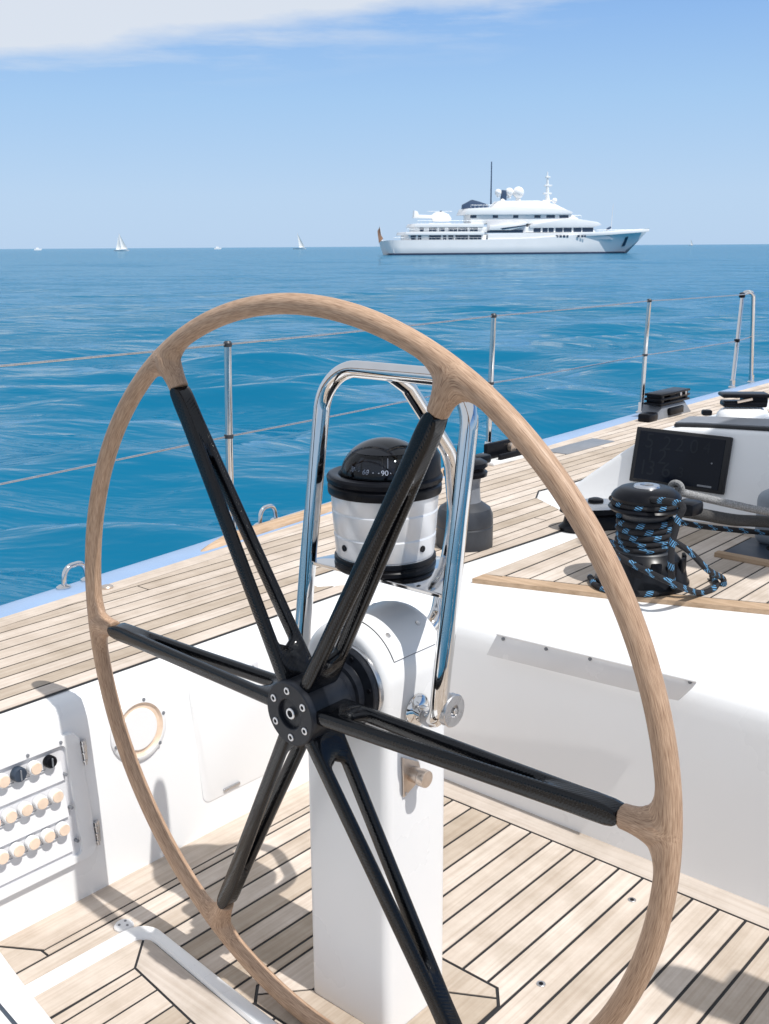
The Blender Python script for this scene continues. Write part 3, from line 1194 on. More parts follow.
def make_spoke(a):
    ca, sa = math.cos(a), math.sin(a)
    s0, s1 = 0.034, WR - STUB + 0.002
    i0, i1 = 0.098, 0.425
    w0, w1 = 0.0360, 0.0152
    outer, inner = [], []
    n = 46

    def wid(s):
        return w0 + (w1 - w0) * min(1, max(0, (s - s0) / (s1 - 0.04 - s0)))

    def slot(s):
        t = (s - i0) / (i1 - i0)
        return 0.0160 * (1 - t) + 0.0030 * t
    r0 = 0.0160
    for side in (1, -1):
        rng_ = range(n + 1) if side == 1 else range(n, -1, -1)
        for k in rng_:
            t = k / n
            s = s0 + (s1 - s0) * t
            outer.append((s, side * wid(s)))
            si = i0 + (i1 - i0) * t
            g = slot(si)
            # rounded slot ends
            if si - i0 < r0:
                u = 1 - (si - i0) / r0
                g *= math.sqrt(max(0.0, 1 - u * u))
            if i1 - si < 0.012:
                u = 1 - (i1 - si) / 0.012
                g *= math.sqrt(max(0.0, 1 - u * u))
            inner.append((si, side * max(g, 0.0002)))
        if side == 1:
            for k in range(1, 5):
                outer.append((s1, wid(s1) * (1 - 2 * k / 5)))
                inner.append((i1 + 0.0003, 0.0002 * (1 - 2 * k / 5)))
        else:
            for k in range(1, 9):
                outer.append((s0, -wid(s0) * (1 - 2 * k / 9)))
                inner.append((i0 - 0.0003, -0.0002 * (1 - 2 * k / 9)))
    mbk = MB()
    rings, gr = [], []
    for (so_, to), (si, ti) in zip(outer, inner):
        ws = (so_ + si) / 2
        ring = []
        m_ = 20
        for j in range(m_):
            ph = 2 * math.pi * j / m_
            x, z = math.cos(ph), math.sin(ph)
            ex = 0.62
            ux = sgn(x) * abs(x) ** ex
            uz = sgn(z) * abs(z) ** 0.80
            f = (1 + ux) / 2                    # 0 inner .. 1 outer
            s = si + (so_ - si) * f
            t = ti + (to - ti) * f
            tt = min(1.0, max(0.0, (s - s0) / (s1 - s0)))
            hh = 0.0118 + 0.0036 * tt * tt
            dish = -0.006 * (1 - tt) - 0.001
            zz = t + dish
            tn = uz * hh
            p = (s * ca - tn * sa, s * sa + tn * ca, zz)
            ring.append(wl(np.array(p)))
            gr.append((s, tn + 0.6 * t, zz))
        rings.append(ring)
    mbk.ring_loft(rings, True, True, False, 0, 0.5, gr)
    mbk.build('spoke', M['carbon'], wheel, angle=70)


for a in SP:
    make_spoke(a)

hubc = WC
mb = MB()
HO = WC + WN * 0.008 - WB * 0.003
mb.lathe([(0.010, -0.052), (0.0235, -0.052), (0.0245, -0.0575), (0.026, -0.0585), (0.0505, -0.0585), (0.0525, -0.0565), (0.0530, -0.0480), (0.0515, -0.0475), (0.0515, 0.026), (0.0500, 0.029), (0.045, 0.031), (0.044, 0.044), (0.050, 0.046), (0.050, 0.058), (0.046, 0.060), (0.001, 0.060)], 72, HO, WN)
hub = mb.build('hub', M['hub'], wheel, angle=28)
for k in range(6):
    a = R_(33 + 60 * k)
    c = HO + WA * 0.0385 * math.cos(a) + WB * 0.0385 * math.sin(a) + WN * -0.0585
    bm_ = MB()
    bm_.lathe([(0.0062, 0.002), (0.0062, -0.0010), (0.0055, -0.0016), (0.0034, -0.0016), (0.0033, 0.0005), (0.0005, 0.0005)], 18, c, WN)
    bo_ = bm_.build('bolt', M['steel'], hub)
    MB().lathe([(0.0033, 0.0010), (0.0033, -0.0004), (0.0005, -0.0004)], 12, c, WN).build('bolt_socket', M['black'], hub)
c = HO + WN * -0.052
MB().lathe([(0.0095, 0.002), (0.0095, -0.004), (0.0085, -0.005), (0.0058, -0.005), (0.0055, -0.0015), (0.0005, -0.0015)], 24, c, WN).build('centre_bolt', M['steel'], hub)
MB().lathe([(0.0055, 0.000), (0.0055, -0.0022), (0.0005, -0.0022)], 14, c, WN).build('bolt_socket', M['black'], hub)

# ================================================================== PEDESTAL
PY, PW, PX0, PX1, PZ = 1.1295, 0.0945, 1.182, 1.353, -0.688
ped = thing('steering_pedestal', (1.26, PY, ZF), 'white round-topped pedestal standing on the teak floor behind the wheel', 'pedestal')


def ped_loop(ins, x, topdrop=0.0):
    w_ = PW - ins
    pts = [(x, PY + w_, ZF - 0.002), (x, PY + w_, -1.1), (x, PY + w_, PZ)]
    for k in range(1, 32):
        a = math.pi * k / 32
        pts.append((x, PY + w_ * math.cos(a), PZ - topdrop + w_ * math.sin(a)))
    pts += [(x, PY - w_, PZ), (x, PY - w_, -1.1), (x, PY - w_, ZF - 0.002)]
    return pts


fr = 0.016
rings = [ped_loop(0.03, PX0)]
for k in range(7):
    a = math.pi / 2 * k / 6
    rings.append(ped_loop(fr * (1 - math.sin(a)), PX0 + fr * (1 - math.cos(a))))
f2 = 0.03
for k in range(7):
    a = math.pi / 2 * k / 6
    rings.append(ped_loop(f2 * (1 - math.cos(a)), PX1 - f2 + f2 * math.sin(a)))
mb = MB()
mb.ring_loft(rings, True, False, True)
mb.build('pedestal_body', M['white'], ped, angle=50)
# bearing flange
fc = WC + WN * ((PX0 - WC[0]) / WN[0])
mb = MB()
mb.lathe([(0.0710, 0.004), (0.0710, -0.0025), (0.0695, -0.0040), (0.0660, -0.0040)], 72, fc, WN, caps=False)
mb.build('flange_ring', M['steel'], ped, angle=30)
mb = MB()
mb.lathe([(0.0672, 0.003), (0.0672, -0.0120), (0.0655, -0.0140), (0.047, -0.0165), (0.045, -0.030), (0.0005, -0.030)], 72, fc, WN)
fl = mb.build('bearing_flange', M['hub'], ped, angle=28)
for k in range(6):
    a = R_(10 + 60 * k)
    c = fc + WA * 0.058 * math.cos(a) + WB * 0.058 * math.sin(a) + WN * -0.0152
    MB().lathe([(0.0045, 0.002), (0.0042, -0.0016), (0.0005, -0.0020)], 14, c, WN).build('flange_screw', M['black'], fl)
# top cover plate
mb = MB()
rp = PW + 0.0016
rings = []
for x, ins in ((1.212, 0.004), (1.2125, 0), (1.27, 0), (1.318, -0.0006), (1.320, 0.004)):
    rings.append([(x, PY + (rp - ins) * math.cos(a), PZ + (rp - ins) * math.sin(a)) for a in [R_(60 + 94 * k / 28) for k in range(29)]])
mb.ring_loft(rings, False, False, False)
cov = mb.build('top_cover', M['white'], ped, angle=50)
mb = MB()
lp = [(1.2125, R_(60 + 94 * k / 28)) for k in range(29)] + [(1.318, R_(154 - 94 * k / 28)) for k in range(29)]
mb.tube([(x, PY + (PW + 0.0002) * math.cos(a), PZ + (PW + 0.0002) * math.sin(a)) for x, a in lp], 0.0013, 6, closed=True)
mb.build('cover_seam', M['dgrey'], ped)
for x, a in ((1.228, R_(128)), (1.304, R_(128)), (1.226, R_(69)), (1.300, R_(69))):
    nn = np.array([0, math.cos(a), math.sin(a)])
    MB().lathe([(0.0048, -0.001), (0.0046, 0.0016), (0.0005, 0.0022)], 14, (x, PY + rp * nn[1], PZ + rp * nn[2]), nn).build('cover_screw', M['steel'], cov)

# engine stop control on the starboard face of the pedestal
SY = PY - PW
ec = thing('engine_control', (1.235, SY, -0.86), 'square steel plate with round knob on the pedestal side', 'control knob')
pl = [ony(401, 757, SY), ony(417, 761, SY), ony(421, 776, SY), ony(402, 797, SY)]
ctr = sum(pl) / 4
mb = MB()
mb.prism([(p[0], SY - 0.0005, p[2]) for p in pl], (0, -0.004, 0), bev=0.001)
mb.build('control_plate', M['steel_warm'], ec)
kc = ony(411, 773, SY)
mb = MB()
mb.lathe([(0.0135, 0.0), (0.0135, 0.016), (0.0150, 0.018), (0.0150, 0.028), (0.0140, 0.031), (0.0005, 0.0315)], 36, (kc[0], SY - 0.004, kc[2]), (0, -1, 0))
mb.build('knob', M['steel_warm'], ec, angle=30)
sc_ = ony(404, 793, SY)
MB().lathe([(0.003, 0.003), (0.003, 0.0052), (0.0004, 0.0056)], 12, (sc_[0], SY, sc_[2]), (0, -1, 0)).build('screw', M['steel'], ec)

# ================================================================== COMPASS GUARD
gd = thing('compass_guard', (1.25, 1.12, -0.72), 'polished stainless tube hoop arching over the compass', 'guard rail')
SYm = SY - 0.001
ftR = ony(417, 712, SYm)
ftR[1] = SYm
hoop = [(1.258, SYm - 0.004, -0.744), (1.224, 0.964, -0.733), (1.2245, 0.957, -0.66), (1.256, 0.957, -0.47), (1.296, 0.955, -0.196), (1.300, 1.270, -0.196), (1.252, 1.270, -0.50), (1.228, 1.270, -0.66), (1.224, 1.262, -0.733), (1.258, PY + PW + 0.005, -0.744)]
hp = rounded(hoop, [0, 0.040, 0.3, 0.6, 0.074, 0.074, 0.6, 0.3, 0.040, 0], 12)
GT = 0.0145
mb = MB()
mb.tube(hp, GT, 18)
mb.build('hoop', M['chrome'], gd, angle=60)
br = rounded([(1.296, 1.118, -0.199), (1.335, 1.118, -0.222), (1.452, 1.118, -0.352), (1.468, 1.118, -0.47), (1.412, 1.118, -0.66), (1.325, 1.118, -0.66)], [0, 0.03, 0.07, 0.2, 0.05, 0], 10)
MB().tube(br, GT * 0.93, 16).build('brace', M['chrome'], gd, angle=60)
for y_, sg in ((SY, -1), (PY + PW, 1)):
    mb = MB()
    mb.lathe([(0.030, 0.0), (0.030, 0.003), (0.027, 0.007), (0.020, 0.012), (0.015, 0.015), (0.001, 0.016)], 32, (1.258, y_, -0.744), (0, sg, 0))
    mb.build('foot_flange', M['chrome'], gd, angle=40)
# tray that carries the compass
mb = MB()
tz = -0.527
tp = rounded([(1.243, 0.958, tz), (1.243, 1.272, tz), (1.352, 1.25, tz), (1.41, 1.20, tz), (1.41, 1.09, tz), (1.345, 1.035, tz)], [0.01, 0.01, 0.06, 0.04, 0.04, 0.06], 6, True)
cxy = (1.31, 1.118)
mb.ring_loft([lvl(tp, tz - 0.005, 0.002, cxy), lvl(tp, tz - 0.004, 0, cxy), lvl(tp, tz, 0, cxy), lvl(tp, tz + 0.001, 0.002, cxy)])
mb.build('tray', M['chrome'], gd, angle=40)
# disc knob outboard of the leg
kc = ony(454, 711, 0.945)
bk = thing('wheel_brake', (kc[0], SY, kc[2]), 'flat grey disc knob beside the foot of the stainless hoop', 'knob')
mb = MB()
mb.lathe([(0.012, -0.030), (0.012, -0.012), (0.0255, -0.012), (0.027, -0.010), (0.027, 0.0), (0.0255, 0.0015), (0.010, 0.0015), (0.0095, -0.003), (0.0005, -0.003)], 44, (kc[0], 0.945, kc[2]), (0, -1, 0))
mb.build('disc', M['steel'], bk, angle=30)
MB().lathe([(0.0055, -0.004), (0.0055, 0.003), (0.0045, 0.004), (0.0005, 0.004)], 6, (kc[0], 0.945, kc[2]), (0, -1, 0)).build('centre_bolt', M['chrome'], bk, angle=20)

# ================================================================== COMPASS
cp = (1.308, 1.145, tz + 0.001)
cm_ = thing('compass', cp, 'white drum compass with black dome on the stainless tray', 'compass')
mb = MB()
mb.lathe([(0.083, 0.0), (0.086, 0.003), (0.0865, 0.009), (0.0845, 0.011), (0.0845, 0.014), (0.0865, 0.016), (0.086, 0.022), (0.080, 0.024)], 64, cp)
mb.build('base_ring', M['black'], cm_, angle=30)
mb = MB()
pr = [(0.082, 0.022)]
for z0, z1, r0, r1 in ((0.024, 0.062, 0.083, 0.086), (0.064, 0.103, 0.0862, 0.089), (0.105, 0.132, 0.0892, 0.0905)):
    pr += [(r0 - 0.0012, z0), (r0, z0 + 0.0025), (r1, z1 - 0.0025), (r1 - 0.0012, z1)]
mb.lathe(pr, 80, cp)
hs = mb.build('housing', M['drum'], cm_, angle=25)
vd = np.array([-math.cos(YAW), -math.sin(YAW), 0])
for ang_ in (-52, 46):
    a = math.atan2(vd[1], vd[0]) + R_(ang_)
    nn = np.array([math.cos(a), math.sin(a), 0])
    MB().lathe([(0.0055, -0.003), (0.0055, 0.001), (0.003, 0.0012), (0.0005, 0.0004)], 16, np.array(cp) + nn * 0.0852 + np.array([0, 0, 0.045]), nn).build('set_screw', M['black'], hs)
mb = MB()
mb.lathe([(0.088, 0.129), (0.0945, 0.130), (0.0955, 0.133), (0.0955, 0.143), (0.094, 0.145), (0.0925, 0.1465), (0.094, 0.148), (0.0965, 0.150), (0.0970, 0.157), (0.0950, 0.161), (0.088, 0.163), (0.078, 0.161), (0.0745, 0.156), (0.074, 0.150)], 80, cp)
mb.build('bezel', M['black'], cm_, angle=30)


def text_verts(s, size):
    cu = bpy.data.curves.new('t', 'FONT')
    cu.body = s
    cu.size = size
    cu.align_x = 'CENTER'
    cu.align_y = 'CENTER'
    o = bpy.data.objects.new('t', cu)
    COL.objects.link(o)
    dg = bpy.context.evaluated_depsgraph_get()
    dg.update()
    me = bpy.data.meshes.new_from_object(o.evaluated_get(dg))
    vs = [np.array(v.co) for v in me.vertices]
    fs = [list(p.vertices) for p in me.polygons]
    bpy.data.objects.remove(o)
    bpy.data.meshes.remove(me)
    return vs, fs


# card: black cone with a scale, under the dome
cc = np.array(cp) + np.array([0, 0, 0.165])
mb = MB()
mb.lathe([(0.066, -0.012), (0.066, -0.004), (0.056, 0.004), (0.040, 0.008), (0.001, 0.008)], 64, cc)
card = mb.build('compass_card', M['black'], cm_, angle=40)
mk = MB()
a0 = math.atan2(vd[1], vd[0])
for k in range(36):
    a = a0 + R_(10 * k)
    d = np.array([math.cos(a), math.sin(a), 0])
    t = np.array([-math.sin(a), math.cos(a), 0])
    up = np.array([0, 0, 1.0])
    l0, l1 = (0.050, 0.0565) if k % 3 else (0.0505, 0.0565)
    wd = 0.0009
    def on(r):
        return 0.0046 + (0.056 - r) * 0.25 + 0.0012
    mk.add([cc + d * l0 - t * wd + up * on(l0), cc + d * l1 - t * wd + up * on(l1), cc + d * l1 + t * wd + up * on(l1), cc + d * l0 + t * wd + up * on(l0)], [(0, 1, 2, 3)])
mk.build('scale_marks', M['ink'], card, smooth=False, recalc=False)
for txt, dg_ in (('90', 0), ('60', -32), ('30', -64), ('120', 32), ('150', 64)):
    a = a0 + R_(dg_)
    d = np.array([math.cos(a), math.sin(a), 0])
    t = np.array([-math.sin(a), math.cos(a), 0])
    vs, fs = text_verts(txt, 0.0125)
    upv = np.array([-d[0] * 0.5, -d[1] * 0.5, 0.87])
    c0 = cc + d * 0.0585 + np.array([0, 0, 0.0095 - 0.003])
    MB().add([c0 + t * v[0] + upv * v[1] for v in vs], fs).build('card_number', M['ink'], card, smooth=False, recalc=False)
for off, mm in ((-0.004, 'steel_warm'), (0.005, 'ink')):
    d = vd
    t = np.array([-vd[1], vd[0], 0])
    c0 = cc + d * 0.0545 + t * off
    MB().tube([c0 + np.array([0, 0, 0.014]), c0 + np.array([0, 0, 0.030])], 0.0006, 8).build('lubber_pin', M[mm], card)
mb = MB()
mb.lathe([(0.0545, -0.004)] + [(0.0545 * math.cos(R_(q)), 0.050 * math.sin(R_(q)) + 0.001) for q in range(5, 91, 5)], 48, cc, caps=False)
mb.build('inner_bowl', M['domeblack'], cm_, angle=60)
# dome: smoked glass
mg, ntg, bg_ = mat('smoked_dome')
trn = N(ntg, 'ShaderNodeBsdfTransparent')
trn.inputs['Color'].default_value = (0.62, 0.66, 0.74, 1)
gls = N(ntg, 'ShaderNodeBsdfGlossy')
gls.inputs['Roughness'].default_value = 0.03
lw = N(ntg, 'ShaderNodeFresnel')
lw.inputs['IOR'].default_value = 1.4
mxs = N(ntg, 'ShaderNodeMixShader')
ntg.links.new(lw.outputs[0], mxs.inputs[0])
ntg.links.new(trn.outputs[0], mxs.inputs[1])
ntg.links.new(gls.outputs[0], mxs.inputs[2])
ntg.links.new(mxs.outputs[0], ntg.nodes['Material Output'].inputs['Surface'])
M['dome'] = mg
mb = MB()
pr = [(0.0735 * math.cos(a), 0.0 + 0.060 * math.sin(a)) for a in [math.pi / 2 * k / 22 for k in range(23)]]
mb.lathe([(0.0735, -0.012)] + pr, 64, cc + np.array([0, 0, -0.006]), caps=False)
mb.build('dome', M['dome'], cm_, angle=80)
# black cap covering the upper dome and the hood at its starboard side
mb = MB()
pr = [(0.0742 * math.cos(a), 0.0607 * math.sin(a)) for a in [R_(42 + 48 * k / 14) for k in range(15)]]
mb.lathe([(0.0725 * math.cos(R_(42)), 0.0592 * math.sin(R_(42)))] + pr, 64, cc + np.array([0, 0, -0.006]), caps=False)
mb.build('dome_cap', M['domeblack'], cm_, angle=80)
mb = MB()
aR = a0 + R_(62)
ringsH = []
for k in range(15):
    a = aR + R_(-38 + 90 * k / 14)
    d = np.array([math.cos(a), math.sin(a), 0])
    h = 0.050 * math.sin(math.pi * (0.12 + 0.76 * k / 14))
    ringsH.append([cc + d * 0.074 + np.array([0, 0, -0.010]), cc + d * 0.094 + np.array([0, 0, -0.010]), cc + d * 0.093 + np.array([0, 0, h * 0.6]), cc + d * 0.082 + np.array([0, 0, h]), cc + d * 0.074 + np.array([0, 0, h])])
mb.ring_loft(ringsH)
mb.build('hood', M['black'], cm_, angle=40)

# ================================================================== PORT COAMING FITTINGS
def wy(z):      # wall Y at height z (matches the coaming profile)
    zs = [p[1] for p in prof]
    ds = [p[0] for p in prof]
    return 1.79 + float(np.interp(z, zs, ds))


def wallpt(px, py, out=0.0):
    P = ony(px, py, 1.80)
    for _ in range(4):
        P = ony(px, py, wy(P[2]))
    return np.array([P[0], P[1] - out, P[2]])


WNRM = np.array([0, -1.0, 0.075]); WNRM /= np.linalg.norm(WNRM)
WUP = np.cross([1.0, 0, 0], -WNRM); WUP = WUP if WUP[2] > 0 else -WUP

sw = thing('switch_panel', wallpt(30, 800), 'switch panel with rows of round buttons under a clear hinged cover on the left wall', 'switch panel')


def wp(x, z, out=0.0):
    return np.array([x, wy(z), z]) + WNRM * out


# frame with rounded corner
fo = rounded([(0.70, 0, -0.962), (1.101, 0, -0.962), (1.112, 0, -1.238), (0.70, 0, -1.238)], [0.01, 0.022, 0.022, 0.01], 6, True)
fi = rounded([(0.715, 0, -0.978), (1.066, 0, -0.978), (1.076, 0, -1.224), (0.715, 0, -1.224)], [0.01, 0.012, 0.012, 0.01], 6, True)
mb = MB()
mb.ring_loft([[wp(p[0], p[2], -0.002) for p in fo], [wp(p[0], p[2], 0.010) for p in fo], [wp(p[0] - 0.003, p[2], 0.013) for p in fo], [wp(p[0], p[2], 0.013) for p in fi], [wp(p[0], p[2], 0.004) for p in fi]], caps=False)
mb.build('panel_frame', M['white'], sw, angle=45)
mb = MB()
mb.add([wp(p[0], p[2], 0.005) for p in fi], [list(range(len(fi)))])
mb.build('panel_plate', M['panel_grey'], sw, smooth=False)
# steps that separate the three rows
for zz in (-1.052, -1.132, -1.210):
    mb = MB()
    mb.prism([wp(0.72, zz, 0.004), wp(0.72, zz, 0.010), wp(0.72, zz + 0.045, 0.004)], (0.336, 0, 0))
    mb.build('row_ledge', M['clear_white'], sw, smooth=False)
def btn(px, py):
    P = ony(px, py, 1.785)
    for _ in range(4):
        P = ony(px, py, wy(P[2]) - 0.018)
    return P


rows = []
for (ax_, ay_2), (bx_, by_) in (((51.5, 762), (4, 783)), ((57.5, 796.5), (11, 818)), ((64, 829), (3, 860))):
    A_, B_ = btn(ax_, ay_2), btn(bx_, by_)
    nst = 3 if by_ < 850 else 4
    rows.append(((A_[2] + B_[2]) / 2, (A_[0] - B_[0]) / nst, A_[0]))
bases = {}
for ri, (zz, stp, xr) in enumerate(rows):
    for k in range(10):
        x = xr - stp * k
        if x < 0.73:
            continue
        dark = ri == 0 and k in (0, 2)
        big = ri == 0 and k == 2
        rb = 0.0150 if big else 0.0128
        c = wp(x, zz, 0.006)
        mb = MB()
        if dark:
            mb.lathe([(rb, 0.0), (rb, 0.012), (rb - 0.002, 0.015), (0.0005, 0.0155)], 22, c, WNRM)
            o = mb.build('knob', M['black' if not big else 'deepgrey'], sw, angle=40)
            o['label'] = 'dark rotary knob among pale buttons'
            MB().box(c + WNRM * 0.0165, (0.003, 0.004, rb * 1.5), 0.001, 1).build('pointer', M['mgrey'], o)
        else:
            mb.lathe([(rb + 0.0015, 0.0), (rb + 0.0015, 0.010), (rb, 0.013), (rb - 0.001, 0.0135)], 22, c, WNRM)
            o = mb.build('button_collar', M['white'], sw, angle=40)
            MB().lathe([(rb - 0.001, 0.006), (rb - 0.001, 0.0158), (rb - 0.0018, 0.0165), (0.0005, 0.0166)], 22, c, WNRM).build('button', M['cream'], o, angle=40)
        MB().box(wp(x - stp * 0.5, zz - 0.013, 0.011), (0.011, 0.002, 0.0022), 0).build('label_line', M['mgrey'], sw, smooth=False)
for zz in (-1.012, -1.196):
    mb = MB()
    xh = 1.104 + (-0.962 - zz) * 0.04
    mb.tube([wp(xh, zz + 0.026, 0.012), wp(xh + 0.0015, zz - 0.026, 0.012)], 0.0034, 10)
    mb.box(wp(xh + 0.004, zz, 0.004), (0.016, 0.004, 0.05), 0.001)
    for q in (-0.017, 0, 0.017):
        mb.tube([wp(xh, zz + q + 0.0018, 0.012), wp(xh, zz + q - 0.0018, 0.012)], 0.0046, 10)
    mb.build('hinge', M['steel'], sw, angle=40)
for px, py in ((57, 741), (24, 754), (62, 773), (68, 806), (74, 839)):
    P = wallpt(px, py)
    MB().lathe([(0.0036, 0.004), (0.0034, 0.0155), (0.0004, 0.016)], 10, P, WNRM).build('panel_screw', M['mgrey'], sw)

ih = wallpt(138, 729)
hp_ = thing('inspection_port', ih, 'round white inspection port with cream ring on the left wall', 'inspection port')
mb = MB()
mb.lathe([(0.072, 0.0), (0.072, 0.0045), (0.069, 0.0075), (0.062, 0.009), (0.060, 0.009)], 56, ih, WNRM, caps=False)
mb.build('port_rim', M['white'], hp_, angle=35)
mb = MB()
mb.lathe([(0.060, 0.009), (0.055, 0.0035), (0.046, 0.003), (0.045, 0.002)], 56, ih, WNRM, caps=False)
mb.build('port_ring', M['cream'], hp_, angle=35)
mb = MB()
mb.lathe([(0.047, 0.001), (0.0465, 0.006), (0.044, 0.008), (0.0005, 0.0085)], 56, ih, WNRM)
mb.build('port_lid', M['white'], hp_, angle=35)
for k in range(6):
    a = R_(15 + 60 * k)
    c = ih + np.array([1.0, 0, 0]) * 0.066 * math.cos(a) + WUP * 0.066 * math.sin(a) + WNRM * 0.0075
    MB().lathe([(0.0042, 0.0), (0.004, 0.0022), (0.0004, 0.0026)], 12, c, WNRM).build('screw', M['mgrey'], hp_)

ld = thing('locker_door', wallpt(230, 730), 'plain white locker door with small catch in the left wall', 'locker door')
lo = rounded([(1.393, 0, -0.962), (1.70, 0, -0.962), (1.70, 0, -1.255), (1.405, 0, -1.255)], 0.02, 6, True)
mb = MB()
mb.tube([wp(p[0], p[2], 0.0001) for p in lo], 0.0008, 6, closed=True)
mb.build('door_gap', M['panel_grey'], ld)
mb = MB()
cen_ = np.array([1.55, 0, -1.1])
mb.ring_loft([[wp(p[0], p[2], 0.000) for p in lo], [wp(p[0], p[2], 0.0012) for p in lo], [wp(p[0] + (cen_[0] - p[0]) * 0.02, p[2] + (cen_[2] - p[2]) * 0.02, 0.0022) for p in lo]], caps=True)
mb.build('door_leaf', M['white'], ld, angle=40)
MB().box(wp(1.488, -1.243, 0.004), (0.05, 0.006, 0.008), 0.002).build('catch', M['steel'], ld)
vp = wallpt(251, 668)
vt = thing('vent_plate', vp, 'tiny grey square plate high on the left wall near the hub', 'vent')
MB().box(vp + WNRM * 0.002, (0.040, 0.004, 0.026), 0.0015).build('plate', M['panel_grey'], vt)
MB().lathe([(0.007, 0.003), (0.007, 0.0055), (0.0005, 0.006)], 16, vp, WNRM).build('vent_hole', M['mgrey'], vt)

# flap plate on the bulkhead
pk = thing('bulkhead_pocket', (1.97, 1.15, -0.91), 'long grey clear plate screwed to the top of the cockpit bulkhead', 'plate')
XB = 1.976 + 0.02
a_, b_, c_, d_ = onx(497, 634, 1.972), onx(697, 682, 1.972), onx(690, 690, 1.972), onx(486, 655, 1.972)
e_, f_ = onx(678, 701, 1.978), onx(640, 693, 1.978)
mb = MB()
mb.prism([a_, b_, c_, e_, f_, d_], (0.012, 0, 0), bev=0.002)
mb.build('plate', M['plate_grey'], pk)
mb = MB()
mb.tube([a_ + np.array([-0.001, 0, 0.001]), b_ + np.array([-0.001, 0, 0.001])], 0.0028, 8)
mb.build('top_lip', M['white'], pk)
for px, py in ((503, 639), (546, 649), (590, 659), (690, 682)):
    P = onx(px, py, 1.971)
    MB().lathe([(0.0042, -0.002), (0.004, 0.0018), (0.0004, 0.0022)], 12, P, (-1, 0, 0)).build('screw', M['mgrey'], pk)

# ================================================================== WINCH PLATFORM
pfE = [(2.263, 1.664), (2.324, 1.483), (2.375, 1.33), (2.469, 1.095), (2.53, 0.94), (2.70, 0.45), (2.80, 0.0)]
plat = thing('winch_platform', (2.7, 1.3, ZD), 'raised teak panel on the white deck under the rope-wrapped winch', 'deck panel')
zp = ZD + 0.013
fx = [(3.27, 0.0), (3.27, 1.40), (3.20, 1.60), (3.20, 1.664)]
pp = pfE + fx
mb = MB()
mb.add([(x, y, zp - 0.0015) for x, y in pp], [list(range(len(pp)))], 1)
tw = 0.055
inn = [(x + tw, y) for x, y in pfE]
for k in range(len(pfE) - 1):
    q = [pfE[k], inn[k], inn[k + 1], pfE[k + 1]]
    slab(mb, q, ZD + 0.0005, zp, 2, 0.5)
# left and forward margins
slab(mb, [(2.263 + tw, 1.664), (3.20, 1.664), (3.20, 1.612), (2.263 + tw + 0.012, 1.612)], ZD + 0.0005, zp, 0, 0.35)
slab(mb, [(3.205, 1.60), (3.265, 1.40), (3.265, 0.0), (3.19, 0.0), (3.19, 1.60)], ZD + 0.0005, zp, 3, 0.4)
yy = 1.607
cut = [(x + tw + 0.005, y) for x, y in pfE]
while yy > 0.0:
    yb = yy - 0.064
    def xa(v):
        return float(np.interp(-v, [-p[1] for p in cut], [p[0] for p in cut]))
    for p in subtract([[(xa(yb + 0.003), yb + 0.003), (3.185, yb + 0.003), (3.185, yy - 0.003), (xa(yy - 0.003), yy - 0.003)]], [(2.90, 1.25), (3.16, 1.25), (3.16, 0.85), (2.90, 0.85)], 0.004):
        slab(mb, p, ZD + 0.0005, zp, 0, random.random())
    yy = yb
mb.build('planking', [M['teak'], M['rubber'], M['teak_trim'], M['teak_y']], plat, smooth=False)
rh = thing('recessed_hatch', (3.03, 1.05, zp), 'dark grey recessed hatch with teak edge near the white coachroof', 'hatch')
mb = MB()
mb.box((3.03, 1.05, zp - 0.001), (0.25, 0.39, 0.010), 0.003)
mb.build('hatch_lid', M['deepgrey'], rh)
MB().lathe([(0.035, 0.004), (0.035, 0.0065), (0.028, 0.0065), (0.0005, 0.0055)], 28, (3.07, 1.13, zp)).build('lift_ring', M['black'], rh)
MB().box((2.902, 1.05, zp + 0.004), (0.03, 0.40, 0.02), 0.004).build('edge_trim', M['teak_trim'], rh)

# ================================================================== COACHROOF
def xaft(z):
    return 3.27 + 0.22 * (z - ZD)


cr = [(2.04, ZD - 0.02), (2.02, ZD + 0.012), (1.96, ZD + 0.065), (1.90, ZD + 0.115), (1.80, ZD + 0.195), (1.72, ZD + 0.255), (1.66, ZD + 0.288), (1.60, ZD + 0.300), (1.50, ZD + 0.308), (1.2, ZD + 0.322), (0.6, ZD + 0.335), (-2.0, ZD + 0.34), (-2.0, ZD - 0.02)]


def cr_ring(x0, ins, slope=True):
    out = []
    for y, z in cr:
        zz = z - ins if z > ZD else z
        out.append(((xaft(z) if slope else 0) + x0, y - ins, zz))
    return out


mb = MB()
rings = [cr_ring(0.0, 0.016), cr_ring(0.003, 0.008), cr_ring(0.010, 0.003), cr_ring(0.022, 0.0), cr_ring(0.3, 0.0), cr_ring(1.0, 0.0), cr_ring(7.0, 0.0)]
mb.ring_loft(rings)
mb.build('coachroof', M['white'], boat, angle=45)
